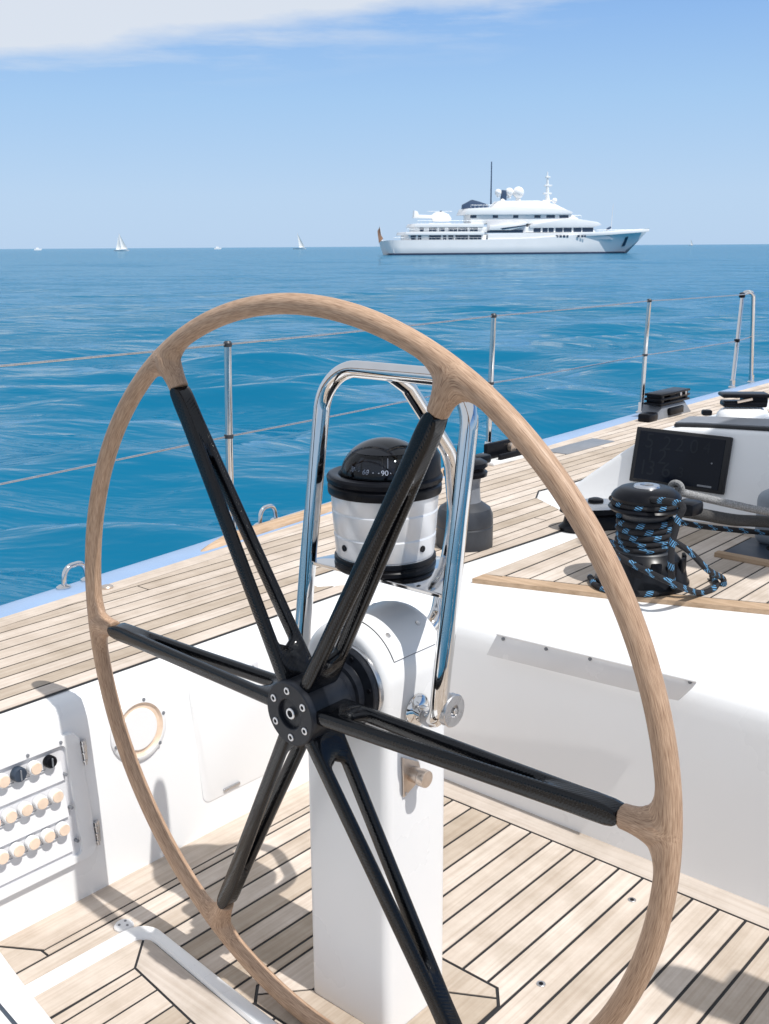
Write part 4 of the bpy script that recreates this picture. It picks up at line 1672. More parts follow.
# teak inlay on the coachroof
mb = MB()
def crz(y):
    return float(np.interp(-y, [-p[0] for p in cr[2:12]], [p[1] for p in cr[2:12]]))
yy = 1.50
mbx = [(3.78, 1.505), (9.5, 1.505), (9.5, -1.5), (3.78, -1.5)]
mb.add([(x, y, crz(y) + 0.002) for x, y in [(3.78, 1.505), (9.5, 1.505), (9.5, 1.2), (9.5, 0.6), (9.5, -1.5), (3.78, -1.5), (3.78, 0.6), (3.78, 1.2)]], [(0, 1, 2, 7), (7, 2, 3, 6), (6, 3, 4, 5)], 1)
while yy > -1.5:
    yb = yy - 0.055
    z1, z0 = crz(yy - 0.003) + 0.003, crz(yb + 0.003) + 0.003
    mb.prism([(3.785, yy - 0.003, z1 - 0.002), (9.5, yy - 0.003, z1 - 0.002), (9.5, yb + 0.003, z0 - 0.002), (3.785, yb + 0.003, z0 - 0.002)], (0, 0, 0.003), 0)
    yy = yb
mb.build('coachroof_teak', [M['teak'], M['rubber']], boat, smooth=False)
# dark hatch garage seal along the aft edge
mb = MB()
pts = [(3.37, 1.625, ZD + 0.300), (3.37, 1.55, ZD + 0.307), (3.37, 1.2, ZD + 0.326), (3.37, 0.3, ZD + 0.343), (3.37, -1.8, ZD + 0.346)]
mb.ring_loft([[(x - 0.008, y, z - 0.004), (x - 0.008, y, z + 0.012), (x + 0.10, y, z + 0.020), (x + 0.10, y, z - 0.004)] for x, y, z in pts])
mb.build('hatch_garage', M['mgrey'], boat, angle=30)
MB().tube([(p[0] - 0.010, p[1], p[2] + 0.002) for p in pts], 0.006, 8).build('hatch_seal', M['rubber'], boat)

# ------------------------------------------------------------------ instrument display on the coachroof aft face
up = np.array([0.22, 0, 1.0]); up /= np.linalg.norm(up)
rt = np.array([0, -1.0, 0])
nf = np.cross(rt, up); nf = nf if nf[0] < 0 else -nf


def onface(px, py, out=0.0):
    d = ray(px, py)
    s = (3.27 - 0.22 * ZD) / (d[0] - 0.22 * d[2])
    return d * s + nf * out


q = [onface(638, 431.5), onface(732.5, 432.5), onface(726, 493), onface(631, 483)]
ctr = sum(q) / 4
hw = (np.linalg.norm(q[1] - q[0]) + np.linalg.norm(q[2] - q[3])) / 4
hh = (np.linalg.norm(q[3] - q[0]) + np.linalg.norm(q[2] - q[1])) / 4
dsp = thing('instrument_display', ctr, 'square black instrument screen with faint numbers on the white coachroof', 'display')
axs = (rt, nf, up)


def dpt(u, v, out):
    return ctr + rt * u * hw + up * v * hh + nf * out


mb = MB()
mb.box(ctr + nf * 0.006, (2 * hw, 0.020, 2 * hh), 0.004, 2, axs)
mb.build('display_frame', M['frame'], dsp)
mb = MB()
mb.box(ctr + nf * 0.0165, (2 * hw * 0.90, 0.004, 2 * hh * 0.88), 0.001, 1, axs)
scr = mb.build('screen', M['glass'], dsp)
for txt, u, v, sz in (('5', -0.66, 0.52, 0.072), ('2', -0.28, 0.50, 0.066), ('2 0', 0.14, 0.50, 0.066), ('4', 0.56, 0.52, 0.056), ('1', -0.60, 0.02, 0.072), ('2', -0.34, 0.0, 0.072), ('1', -0.72, -0.45, 0.072), ('3 6', -0.38, -0.45, 0.072), ('3', 0.1, -0.46, 0.05)):
    vs, fs = text_verts(txt, sz)
    c0 = dpt(u, v, 0.0190)
    MB().add([c0 + rt * v_[0] + up * v_[1] for v_ in vs], fs).build('screen_digit', M['digit'], scr, smooth=False, recalc=False)
MB().lathe([(0.003, 0), (0.003, 0.001), (0.0003, 0.001)], 10, dpt(0.70, 0.02, 0.0187), nf).build('light_sensor', M['mgrey'], scr)
MB().box(dpt(0.62, -0.80, 0.0187), (0.05, 0.001, 0.006), 0, 1, axs).build('maker_plate', M['mgrey'], scr)

# ================================================================== STANCHIONS AND LIFELINES
ST = [(2.187, 2.579), (3.799, 2.716), (5.323, 2.779)]
labs = ['steel stanchion seen through the left half of the wheel', 'steel stanchion just right of the stainless hoop', 'steel stanchion beside the far black deck block']
tops = [(2.205, 2.563), (3.805, 2.709), (5.317, 2.790)]


def make_stanchion(x, y, lab):
    t_ = thing('stanchion', (x, y, ZD), lab, 'stanchion', 'stanchions along the port deck edge')
    MB().tube([(x, y, ZD), (x + 0.004, y - 0.004, ZD + 0.30), (x + 0.010, y - 0.010, ZD + 0.606)], [0.0125, 0.0125, 0.0115], 14).build('post', M['chrome'], t_, angle=60)
    mb = MB()
    mb.lathe([(0.030, 0.0), (0.030, 0.006), (0.020, 0.012), (0.0175, 0.016), (0.0175, 0.055), (0.0155, 0.060), (0.012, 0.061)], 24, (x, y, ZD))
    mb.build('socket', M['chrome'], t_, angle=35)
    mb = MB()
    mb.lathe([(0.0125, 0.0), (0.0135, 0.004), (0.0135, 0.012), (0.009, 0.018), (0.001, 0.019)], 16, (x + 0.010, y - 0.010, ZD + 0.600))
    mb.build('cap', M['dgrey'], t_)
    MB().lathe([(0.015, 0.0), (0.015, 0.012)], 16, (x + 0.004, y - 0.004, ZD + 0.312)).build('wire_eye', M['dgrey'], t_)
    return t_


st0 = make_stanchion(ST[0][0], ST[0][1], labs[0])
for (x, y), l in zip(ST[1:], labs[1:]):
    dup(st0, (x, y, ZD), l)
make_aft = dup(st0, (-0.45, 2.575, ZD), 'steel stanchion nearest the stern, aft of the chrome pad eyes')

# gate at the right: two posts joined by a bent top tube
g0, g1 = np.array([6.644, 2.833, ZD]), np.array([6.985, 2.85, ZD])
gt = thing('lifeline_gate', g0, 'stainless gate frame of two posts at the far right deck edge', 'gate')
gp = rounded([g0, g0 + np.array([0.03, -0.008, 0.59]), g1 + np.array([0.0, 0.0, 0.595]), g1], [0, 0.07, 0.07, 0], 8)
p1, p2 = onz(743.0, 292, ZD + 0.60), onz(753.5, 292, ZD + 0.60)
MB().tube(rounded([g0, p1, p2, g1], [0, 0.05, 0.085, 0], 8), 0.0135, 12).build('hoop', M['chrome'], gt, angle=60)
MB().tube([g0 + np.array([0.015, -0.004, 0.30]), g1 + np.array([0, 0, 0.31])], 0.004, 8).build('cross_wire', M['steel'], gt)
for g_ in (g0, g1):
    MB().lathe([(0.026, 0.0), (0.026, 0.006), (0.0175, 0.014), (0.0175, 0.05), (0.013, 0.054)], 20, g_).build('socket', M['chrome'], gt, angle=35)
MB().lathe([(0.018, 0.0), (0.020, 0.01), (0.016, 0.03), (0.004, 0.034)], 14, p1 + np.array([-0.01, 0, -0.035])).build('cap', M['black'], gt)
MB().lathe([(0.017, 0.0), (0.017, 0.02)], 14, g0 + np.array([0.014, -0.004, 0.292])).build('wire_eye', M['black'], gt)


def wire(pts):
    out = []
    for a, b in zip(pts[:-1], pts[1:]):
        a, b = np.array(a), np.array(b)
        L = np.linalg.norm(b - a)
        for k in range(8):
            t = k / 8
            p = a + (b - a) * t
            p[2] -= 0.008 * L * t * (1 - t)
            out.append(p)
    out.append(np.array(pts[-1]))
    return out


zt_ = ZD + 0.608
topw = [(-0.44, 2.583, zt_ + 0.008), (2.197, 2.569, zt_), (3.809, 2.706, zt_), (5.333, 2.769, zt_), (6.78, 2.83, ZD + 0.59)]
loww = [(-0.446, 2.55, ZD + 0.27), (2.191, 2.575, ZD + 0.318), (3.803, 2.712, ZD + 0.318), (5.327, 2.775, ZD + 0.318), (6.660, 2.829, ZD + 0.30)]
o = MB().tube(wire(topw), 0.0033, 8).build('lifeline', M['steel'])
tag(o, 'upper steel lifeline wire strung over the tops of the stanchions', 'lifeline', 'lifelines along the deck edge')
o = MB().tube(wire(loww), 0.0030, 8).build('lifeline', M['steel'])
tag(o, 'lower steel lifeline wire strung through the middle of the stanchions', 'lifeline', 'lifelines along the deck edge')

# ================================================================== DECK FITTINGS
def pad_eye(c, d, lab):
    c = np.array(c, float)
    d = np.array([d[0], d[1], 0.0]); d /= np.linalg.norm(d)
    t_ = thing('pad_eye', c, lab, 'pad eye', 'chrome pad eyes on the gunwale')
    arc_ = rounded([c - d * 0.042, c - d * 0.034 + np.array([0, 0, 0.056]), c + d * 0.034 + np.array([0, 0, 0.056]), c + d * 0.042], [0, 0.03, 0.03, 0], 8)
    MB().tube(arc_, 0.0075, 12).build('loop', M['chrome'], t_, angle=60)
    for s_ in (-1, 1):
        MB().lathe([(0.020, 0.0), (0.020, 0.004), (0.012, 0.009), (0.008, 0.010)], 20, c + d * 0.042 * s_).build('foot', M['chrome'], t_, angle=35)
    return t_


P = onz(76, 584, ZD + 0.004)
pe = pad_eye(P, (1, 0.12), 'chrome pad eye left of the wheel rim on the pale gunwale')
P2 = onz(268, 523, ZD + 0.004)
dup(pe, P2, 'chrome pad eye seen between the wheel spokes and the stainless hoop')
P = onz(107, 588, ZD + 0.004)
fc_ = thing('filler_cap', P, 'tiny round deck filler cap right of the pad eye by the wheel rim', 'filler cap')
MB().lathe([(0.017, 0), (0.017, 0.004), (0.014, 0.007), (0.0005, 0.008)], 24, P).build('cap_body', M['steel_warm'], fc_)

# fairlead at the end of the toe rail
P = onz(516, 459, ZD)
fd = thing('fairlead', (P[0], P[1], ZD), 'black fairlead with a steel roller at the end of the wooden toe rail', 'fairlead')
mb = MB()
dirx = np.array([1.0, -0.03, 0]); dirx /= np.linalg.norm(dirx)
diry = np.array([-dirx[1], dirx[0], 0])
ax3 = (dirx, diry, np.array([0, 0, 1.0]))
c = np.array([P[0], P[1], ZD])
MB().box(c + [0, 0, 0.012], (0.42, 0.075, 0.016), 0.005, 2, ax3).build('base', M['white'], fd)
MB().box(c + [0, 0.03, 0.05], (0.36, 0.024, 0.075), 0.008, 2, ax3).build('cheek', M['black'], fd)
MB().box(c + [0.0, -0.02, 0.03], (0.30, 0.016, 0.028), 0.005, 2, ax3).build('cheek', M['black'], fd)
MB().lathe([(0.020, -0.014), (0.020, 0.014)], 20, c + [-0.02, 0.012, 0.055], diry).build('roller', M['steel_warm'], fd)
P = onz(578, 448, ZD)
fh = thing('flush_hatch', (P[0], P[1], ZD), 'flush grey hatch plate in the teak side deck', 'hatch')
MB().box((P[0] + 0.02, P[1], ZD + 0.0055), (0.42, 0.12, 0.004), 0.001).build('hatch_plate', M['mgrey'], fh)

# deck block stack (far) and rope clutch on the coachroof
c = np.array([5.32, 2.625, ZD])
fb = thing('foot_block', c, 'black stacked foot block on the teak side deck before the far stanchion', 'deck block')
mb = MB()
mb.prism([c + [-0.19, -0.05, 0.003], c + [0.20, -0.05, 0.003], c + [0.14, -0.035, 0.070], c + [-0.13, -0.035, 0.070]], (0, 0.11, 0), bev=0.006)
mb.build('base', M['mgrey'], fb)
MB().box(c + [0.0, -0.052, 0.035], (0.16, 0.02, 0.04), 0.006).build('slot', M['black'], fb)
for zz in (0.082, 0.106, 0.130):
    MB().box(c + [0.0, 0.0, zz], (0.34, 0.10, 0.013), 0.004).build('sheave_plate', M['black'], fb)
MB().box(c + [0.05, 0.0, 0.105], (0.18, 0.075, 0.06), 0.01).build('sheave', M['black'], fb)
for dx in (-0.14, 0.14):
    MB().box(c + [dx, 0.0, 0.105], (0.03, 0.09, 0.06), 0.006).build('end_post', M['black'], fb)
for dx in (0.05, 0.11):
    MB().lathe([(0.010, 0), (0.010, 0.004), (0.002, 0.005)], 12, c + [dx, -0.05, 0.118], (0, -1, 0)).build('bolt', M['steel'], fb)
MB().box(c + [-0.25, -0.02, 0.025], (0.10, 0.07, 0.045), 0.01).build('stopper', M['black'], fb)

zr = crz(1.5)
c = np.array([3.66, 1.515, zr])
rc = thing('rope_clutch', c, 'black rope clutch on a white base on top of the coachroof', 'rope clutch')
mb = MB()
rings = []
for zz, sx, sy in ((-0.006, 0.115, 0.085), (0.012, 0.112, 0.082), (0.024, 0.10, 0.072), (0.030, 0.085, 0.06)):
    rings.append([c + [sx * math.cos(a), sy * math.sin(a), zz] for a in [2 * math.pi * k / 40 for k in range(40)]])
mb.ring_loft(rings)
mb.build('base', M['white'], rc, angle=40)
dv = np.array([0.60, -0.80, 0]); dw = np.array([0.80, 0.60, 0])
ax3 = (dv, dw, np.array([0, 0, 1.0]))
MB().box(c + [0, 0, 0.045], (0.150, 0.07, 0.020), 0.006, 2, ax3).build('side_plate', M['black'], rc)
MB().box(c + [0, 0, 0.076], (0.165, 0.08, 0.014), 0.006, 2, ax3).build('side_plate', M['black'], rc)
MB().box(c + dv * 0.035 + [0, 0, 0.060], (0.085, 0.06, 0.030), 0.006, 2, ax3).build('handle', M['black'], rc)
MB().tube([c - dv * 0.03 - dw * 0.036 + [0, 0, 0.055], c + dv * 0.02 - dw * 0.040 + [0, 0, 0.066]], 0.005, 8).build('lever', M['steel_warm'], rc)
MB().box(c - dv * 0.125 + dw * 0.0 + [0, 0, 0.012], (0.035, 0.03, 0.02), 0.006, 2, ax3).build('stopper', M['black'], rc)

# ------------------------------------------------------------------ grey winch behind the compass
c = np.array([2.548, 1.905, ZD + 0.004])
w2 = thing('grey_winch', c, 'grey winch on the teak side deck behind the compass guard', 'winch')
MB().lathe([(0.087, 0.0), (0.087, 0.062), (0.085, 0.066), (0.087, 0.070), (0.086, 0.100), (0.078, 0.120), (0.058, 0.134), (0.050, 0.140)], 56, c).build('base', M['dgrey'], w2, angle=25)
MB().lathe([(0.050, 0.139), (0.047, 0.150), (0.045, 0.19), (0.048, 0.212), (0.053, 0.217)], 48, c).build('drum', M['mgrey'], w2, angle=40)
MB().lathe([(0.053, 0.216), (0.066, 0.220), (0.068, 0.232), (0.060, 0.238), (0.060, 0.244), (0.068, 0.250), (0.066, 0.262), (0.050, 0.270), (0.001, 0.272)], 48, c).build('self_tailer', M['black'], w2, angle=30)
MB().box(c + [0.070, 0.0, 0.258], (0.075, 0.045, 0.028), 0.008).build('feeder_arm', M['black'], w2)
MB().lathe([(0.020, 0.270), (0.018, 0.276), (0.008, 0.277), (0.0005, 0.270)], 24, c).build('handle_socket', M['steel'], w2)

# ------------------------------------------------------------------ black winch with rope
base0 = np.array([2.535, 1.295, zp])
def zs(pr):
    return [(r, z * 0.82) for r, z in pr]


wb = thing('black_winch', base0, 'black self-tailing winch wrapped with rope on the teak platform', 'winch')
MB().lathe(zs([(0.125, 0.0), (0.125, 0.012), (0.120, 0.02), (0.112, 0.06), (0.102, 0.080), (0.088, 0.102), (0.078, 0.112)]), 64, base0).build('base', M['winchblack'], wb, angle=25)
MB().lathe(zs([(0.078, 0.110), (0.068, 0.122), (0.060, 0.14), (0.059, 0.20), (0.064, 0.235), (0.076, 0.247)]), 56, base0).build('drum', M['dgrey'], wb, angle=40)
MB().lathe(zs([(0.080, 0.244), (0.093, 0.248), (0.099, 0.256), (0.095, 0.262), (0.082, 0.266), (0.082, 0.278), (0.089, 0.282), (0.092, 0.292), (0.086, 0.304), (0.070, 0.318), (0.040, 0.324), (0.034, 0.322)]), 56, base0).build('self_tailer', M['black'], wb, angle=30)
MB().lathe(zs([(0.036, 0.321), (0.033, 0.328), (0.018, 0.329), (0.016, 0.318), (0.0005, 0.316)]), 32, base0).build('handle_socket', M['steel'], wb, angle=30)
MB().box(base0 + [0.045, -0.100, 0.214], (0.07, 0.06, 0.038), 0.012).build('feeder_arm', M['black'], wb)
for k in range(5):
    a = R_(200 + 26 * k)
    d = np.array([math.cos(a), math.sin(a), 0])
    MB().box(base0 + d * 0.108 + [0, 0, 0.052], (0.010, 0.030, 0.062), 0.004, 2, (d, np.array([-d[1], d[0], 0]), np.array([0, 0, 1.0]))).build('base_rib', M['black'], wb)
# the rope
rr_ = 0.0083
pts = []
aV = math.atan2(-base0[1], -base0[0])     # towards the helm
a = aV - 2.2
turn = 0
zr0 = zp + 0.132
# tail: from deck loops up to the jaw, round jaw, then wraps
wr = 0.0605 + rr_


def cyl(ang, r, z):
    return base0 + np.array([r * math.cos(ang), r * math.sin(ang), z - zp])


loop = [onz(702, 588, zp + rr_), onz(722, 583, zp + rr_), onz(716, 572, zp + rr_ * 2.6), onz(700, 553, zp + 0.05)]
jawz = zp + 0.272
# wraps go up the drum
wraps = []
nt_ = 5.0
for k in range(int(nt_ * 26) + 1):
    t = k / 26
    wraps.append(cyl(aV - 1.4 + 2 * math.pi * t, wr + 0.0006 * math.sin(9 * t), zp + 0.102 + t * 2 * rr_ * 1.0))
jaw = [cyl(aV - 1.4 + 2 * math.pi * (nt_ + 0.1 + 0.06 * k), 0.092, zp + 0.236 + min(1, k / 3) * 0.036) for k in range(11)]
aE = aV - 1.4 + 2 * math.pi * (nt_ + 0.7)
t0 = onx(678, 500, 2.47)
tail = [onx(679, 505, 2.455), onx(676, 530, 2.46), onx(671, 552, 2.46), onx(673, 575, 2.46), onz(674, 592, zp + rr_)]
sheet_in = [cyl(aV - 1.4 - 0.5, wr + 0.03, zp + 0.100), cyl(aV - 1.4 - 0.9, wr + 0.09, zp + 0.09)]
rp1 = spline(sheet_in[::-1] + wraps, 2)
rope = thing('winch_rope', base0 + np.array([0, 0, 0.01]), 'black rope with blue flecks wound on the winch and trailing on the teak', 'rope')
MB().tube(rp1, rr_, 10).build('wraps', M['fleck'], rope, angle=80)
jr = [cyl(aV - 1.9 + 0.18 * k, 0.0830, zp + 0.223) for k in range(26)]
r2 = jr[-3:] if False else jr
end_ = jr[0]
down = [onx(678, 503, 2.43), onx(678, 520, 2.41), onx(672, 545, 2.40), onx(671, 570, 2.40), onz(672, 590, zp + rr_), onz(650, 594, zp + rr_), onz(618, 592, zp + rr_), onz(597, 586, zp + rr_), onz(590, 577, zp + rr_)]
MB().tube(spline(jr[::-1] + down, 8), rr_, 10).build('tail', M['fleck'], rope, angle=80)
b1 = [onx(672, 540, 2.425), onx(690, 552, 2.46), onx(708, 570, 2.50), onz(722, 578, zp + rr_ * 2), onz(724, 584, zp + rr_)]
MB().tube(spline(b1, 8), [rr_] * (8 * 4 + 1), 10).build('loop', M['fleck'], rope, angle=80)
b2 = [onx(618, 556, 2.40), onx(640, 568, 2.385), onx(672, 583, 2.37), onz(700, 593, zp + rr_), onz(716, 586, zp + rr_), onz(712, 576, zp + rr_)]
MB().tube(spline(b2, 8), rr_, 10).build('loop', M['fleck'], rope, angle=80)

# sheets leading to starboard from the winch
def line(name, pts, r, m, lab, grp='lines leading away from the black winch'):
    o_ = MB().tube(spline(pts, 8), r, 12).build(name, m, None, angle=80)
    return tag(o_, lab, 'rope', grp)


line('sheet_line', [onx(676, 491, 2.66), onx(700, 497, 2.72), onx(735, 505, 2.80), onx(769, 512, 2.90), onx(860, 528, 3.1)], 0.011, M['rope_grey'], 'pale grey rope, uppermost of the lines beside the winch')
line('sheet_line', [onx(681, 511, 2.66), onx(705, 515, 2.74), onx(735, 520, 2.84), onx(769, 522, 2.95), onx(860, 530, 3.15)], 0.017, M['rope_dark'], 'thick dark rope running below the pale grey rope')
line('sheet_line', [onx(668, 519, 2.66), onx(700, 526, 2.78), onx(735, 530, 2.9), onx(769, 533, 3.0), onx(860, 541, 3.2)], 0.008, M['fleck'], 'thin black rope lowest beside the winch, above the dark hatch')
P = onx(676, 489, 2.66)
sh = thing('rope_shackle', P, 'round grey rope eye beside the winch top', 'rope eye')
th_ = [P + np.array([0.0, -0.018 * math.cos(a), 0.018 * math.sin(a)]) for a in [2 * math.pi * k / 20 for k in range(20)]]
MB().tube(th_, 0.008, 10, closed=True).build('eye', M['rope_grey'], sh)

# turning block left of the winch
c = np.array([2.98, 1.70, ZD + 0.002])
tb = thing('turning_block', c, 'low black turning block with bright cap, half hidden by the wheel rim', 'deck block')
mb = MB()


def oval(sx, sy, z):
    ca, sa = math.cos(-0.75), math.sin(-0.75)
    return [c + [sx * math.cos(a) * ca - sy * math.sin(a) * sa, sx * math.cos(a) * sa + sy * math.sin(a) * ca, z] for a in [2 * math.pi * k / 40 for k in range(40)]]


mb.ring_loft([oval(0.115, 0.07, 0.0), oval(0.12, 0.072, 0.012), oval(0.105, 0.06, 0.025), oval(0.10, 0.055, 0.05), oval(0.118, 0.07, 0.062), oval(0.115, 0.068, 0.078)])
mb.build('block_body', M['black'], tb, angle=35)
mb = MB()
mb.ring_loft([oval(0.112, 0.066, 0.076), oval(0.108, 0.062, 0.086), oval(0.085, 0.045, 0.091), oval(0.06, 0.03, 0.091)])
mb.build('cap', M['steel'], tb, angle=35)
MB().lathe([(0.026, 0.088), (0.024, 0.100), (0.012, 0.104), (0.0005, 0.104)], 24, c).build('centre_pin', M['black'], tb)

c = np.array([3.13, 1.02, zp])
bgx = thing('equipment_bag', c, 'grey vinyl bag at the right edge behind the ropes', 'bag')
MB().box(c + [0.02, 0.03, 0.085], (0.14, 0.34, 0.17), 0.032, 4).build('bag_body', M['bag'], bgx, angle=60)

# ================================================================== ADDED SHADOW CASTERS JUST OUT OF FRAME
bm_ = thing('shade_caster', (2.8, -0.05, 1.2), 'boom added out of view high above the deck, shaped like a covered sail', 'shade_caster')  # unseen shape added to shade the winch platform and display
mb = MB()
rings = []
for x, k_ in ((2.78, 0.55), (2.95, 0.95), (3.4, 1.0), (4.2, 1.02), (5.4, 1.1), (7.0, 1.2)):
    yc = 0.04 - 0.16 * (x - 2.78)
    rings.append([(x, yc + 0.20 * k_ * math.cos(a) * (1 - 0.45 * max(0, math.sin(a))), 1.62 + 0.42 * k_ * math.sin(a)) for a in [2 * math.pi * q / 24 for q in range(24)]])
mb.ring_loft(rings)
mb.build('caster_bulk', M['bag'], bm_)
mb = MB()
rings = []
for x in (2.76, 7.0):
    yc = 0.04 - 0.16 * (x - 2.78)
    rings.append([(x, yc + 0.09 * math.cos(a), 1.10 + 0.13 * math.sin(a)) for a in [2 * math.pi * q / 20 for q in range(20)]])
mb.ring_loft(rings)
mb.build('caster_spar', M['white'], bm_)

pt = thing('shadow_post', (1.655, -0.20, ZF), 'unseen white post and black searchlight, casting the rounded shadow on the floor', 'shadow_caster')  # stand-in added out of view to throw the lower right floor shadow
mb = MB()
mb.lathe([(0.10, 0.0), (0.10, 0.012), (0.055, 0.03), (0.045, 0.06), (0.045, 1.45)], 32, (1.655, -0.20, ZF))
mb.build('post', M['white'], pt)
mb = MB()
mb.lathe([(0.045, 1.44), (0.050, 1.46), (0.050, 1.58), (0.046, 1.61), (0.030, 1.635), (0.0005, 1.642)], 32, (1.655, -0.20, ZF))
mb.build('caster_head', M['black'], pt)
MB().box((1.715, -0.20, ZF + 1.37), (0.09, 0.08, 0.13), 0.015).build('caster_notch', M['black'], pt)

# ================================================================== MOTOR YACHT AT ANCHOR
def yacht():
    D = onz(505, 254.2, ZSEA)
    depth = D @ CF
    k = depth / FPX                                # metres per pixel there
    ex = np.array([math.sin(YAW + 0.2), -math.cos(YAW + 0.2), 0.0]) * 1.035   # bow to the right in the picture
    ax_ = ex
    az_ = np.array([0, 0, 1.0])
    ay_ = np.cross(az_, ax_) / 1.035                       # away from us
    u0, v0 = 501.0, 254.0

    def W(u, v, d):
        return D + ax_ * (u - u0) * k * 1.004 + ay_ * d * k + az_ * (v0 - v) * k
    root = thing('motor_yacht', D, 'large white motor yacht with radar domes anchored on the horizon', 'motor yacht')
    # hull: stations along u, half-beam profile, deck heights
    us = [379, 381, 385, 395, 420, 460, 520, 560, 590, 610, 625, 635, 643, 649]
    deck = [240.5, 240.2, 240, 240, 240, 240, 239, 236, 234, 232.5, 231.5, 230.6, 229.8, 229.2]
    keelx = [384, 385, 387, 395, 420, 460, 520, 560, 588, 604, 613, 618, 622, 624]
    hb = [11, 14, 17, 19, 21, 22, 22, 21, 17.5, 13, 8.5, 5, 2.4, 0.4]
    wbm = [10.6, 13.6, 16.6, 18.8, 20.9, 22, 22, 20.4, 15.8, 10.2, 6.0, 3.4, 1.6, 0.3]
    rings = []
    for u, v, ku, b, wb_ in zip(us, deck, keelx, hb, wbm):
        rings.append([W(u, v, -b), W((u * 0.6 + ku * 0.4), (v * 0.55 + 254 * 0.45), -(b * 0.6 + wb_ * 0.4)), W(ku, 252.0, -wb_), W(ku, 256, -wb_ * 0.9), W(ku, 256, wb_ * 0.9), W(ku, 252.0, wb_), W((u * 0.6 + ku * 0.4), (v * 0.55 + 254 * 0.45), (b * 0.6 + wb_ * 0.4)), W(u, v, b)])
    mb = MB()
    mb.ring_loft(rings)
    hull = mb.build('hull', M['white_paint'], root, angle=40)
    mb = MB()
    rings = [[W(ku, 252.3, -wb_ - 0.25), W(ku, 254.6, -wb_ - 0.25), W(ku, 254.6, wb_ + 0.25), W(ku, 252.3, wb_ + 0.25)] for ku, wb_ in zip(keelx, wbm)]
    mb.ring_loft(rings)
    mb.build('boot_stripe', M['bootstripe'], root)

    def block(name, poly, hw_, m, parent=root, d0=None):
        """side profile polygon extruded over the beam"""
        mb = MB()
        dd = -hw_ if d0 is None else d0[0]
        ee = hw_ if d0 is None else d0[1]
        mb.prism([W(u, v, dd) for u, v in poly], ay_ * (ee - dd) * k, bev=0.12 * k)
        return mb.build(name, m, parent, angle=30)

    def wins(parent, spans, v0_, v1_, d, m='darkwin'):
        for u_0, u_1 in spans:
            mb = MB()
            mb.prism([W(u_0, v0_, d - 0.15), W(u_1, v0_, d - 0.15), W(u_1, v1_, d - 0.15), W(u_0, v1_, d - 0.15)], ay_ * 0.4 * k)
            mb.build('window', M[m], parent)
    # decks
    d1 = block('main_deckhouse', [(402, 240.3), (402, 235.2), (596, 235.2), (604, 239.5), (604, 240.3)], 17.5, M['white_paint'])
    block('bulwark', [(478, 240), (478, 234.2), (560, 233.6), (600, 232.5), (640, 230.5), (640, 233), (600, 236), (560, 238)], 19.5, M['white_paint'])
    block('deck_overhang', [(398, 235.3), (399, 232.4), (474, 232.4), (474, 235.3)], 20.5, M['white_paint'])
    d2 = block('upper_deckhouse', [(410, 232.6), (410, 227.8), (520, 227.8), (584, 228.6), (586, 233.6)], 15.5, M['white_paint'])
    block('deck_overhang', [(407, 228.0), (409, 224.6), (474, 224.6), (474, 228.0)], 18.5, M['white_paint'])
    block('deck_overhang', [(520, 229.0), (520, 225.8), (560, 219.3), (588, 223.6), (592, 226.0), (584, 228.6)], 17.0, M['white_paint'])
    d3 = block('bridge_deckhouse', [(463, 224.8), (463, 214.5), (560, 214.5), (572, 222), (572, 225)], 14.0, M['white_paint'])
    block('deck_overhang', [(456, 216.4), (459, 210.6), (500, 208.5), (540, 210.0), (556, 211.5), (563, 214.2), (560, 216.2)], 16.0, M['white_paint'])
    d4 = block('top_house', [(484, 211), (492, 203.2), (530, 202.6), (548, 206.5), (560, 212)], 9.0, M['white_paint'])
    wins(d1, [(404, 409), (411, 414), (421.5, 433), (435, 438), (440, 445), (447, 459), (460.5, 472), (477, 489), (490.5, 503), (504.5, 516)], 235.6, 239.6, -17.5)
    wins(d2, [(413, 417), (422, 429.5), (432, 437), (440.5, 449), (450, 459), (461, 469)], 228.5, 231.9, -15.5)
    wins(d2, [(524, 531), (533, 538), (539, 544), (546, 553), (554, 562), (564, 572), (573, 584)], 228.9, 233.0, -15.5)
    wins(d3, [(462, 468), (484, 489), (504, 509), (525, 531), (537, 545.5), (550, 559)], 216.8, 219.4, -14.0)
    wins(hull, [(544.5, 547), (548, 550.5), (551.5, 554), (555, 557), (566, 568.5), (570, 572), (573, 574.5)], 236.0, 238.2, -21.2)
    wins(hull, [(582, 584.8), (586, 588), (589, 590.5), (595.5, 600)], 234.4, 236.4, -17.6)
    # recess with tender amidships
    block('tender_bay', [(478, 233.5), (478, 222), (516, 222), (516, 233.5)], 1, M['panel_grey'], root, (-15.9, -15.0))
    td = block('tender', [(479, 231.0), (480, 227.2), (492, 225.8), (497, 224.4), (506, 225.6), (517, 223.6), (513, 228.0), (500, 231.0)], 1, M['white_paint'], root, (-19.5, -16.0))
    block('tender_stripe', [(490, 229.2), (516, 226.0), (514, 227.2), (492, 230.4)], 1, M['darkwin'], td, (-19.8, -19.3))
    block('tender_cradle', [(478, 233.4), (478, 231.6), (513, 230.8), (513, 233.4)], 1, M['darkwin'], root, (-17.6, -15.6))
    # helicopter on the aft deck
    he = block('helicopter', [(410, 219), (411, 212), (414, 213), (415, 216), (428, 216.4), (432, 213.6), (438, 213.2), (444, 215.5), (447, 220), (444, 222.5), (430, 222.5), (428, 219.5)], 3.0, M['white_paint'])
    block('rotor', [(424, 213.0), (424, 212.6), (448, 212.6), (448, 213.0)], 0.6, M['white_paint'], he)
    block('rotor_mast', [(436, 213.6), (436, 212.2), (438, 212.2), (438, 213.6)], 0.6, M['navy'], he)
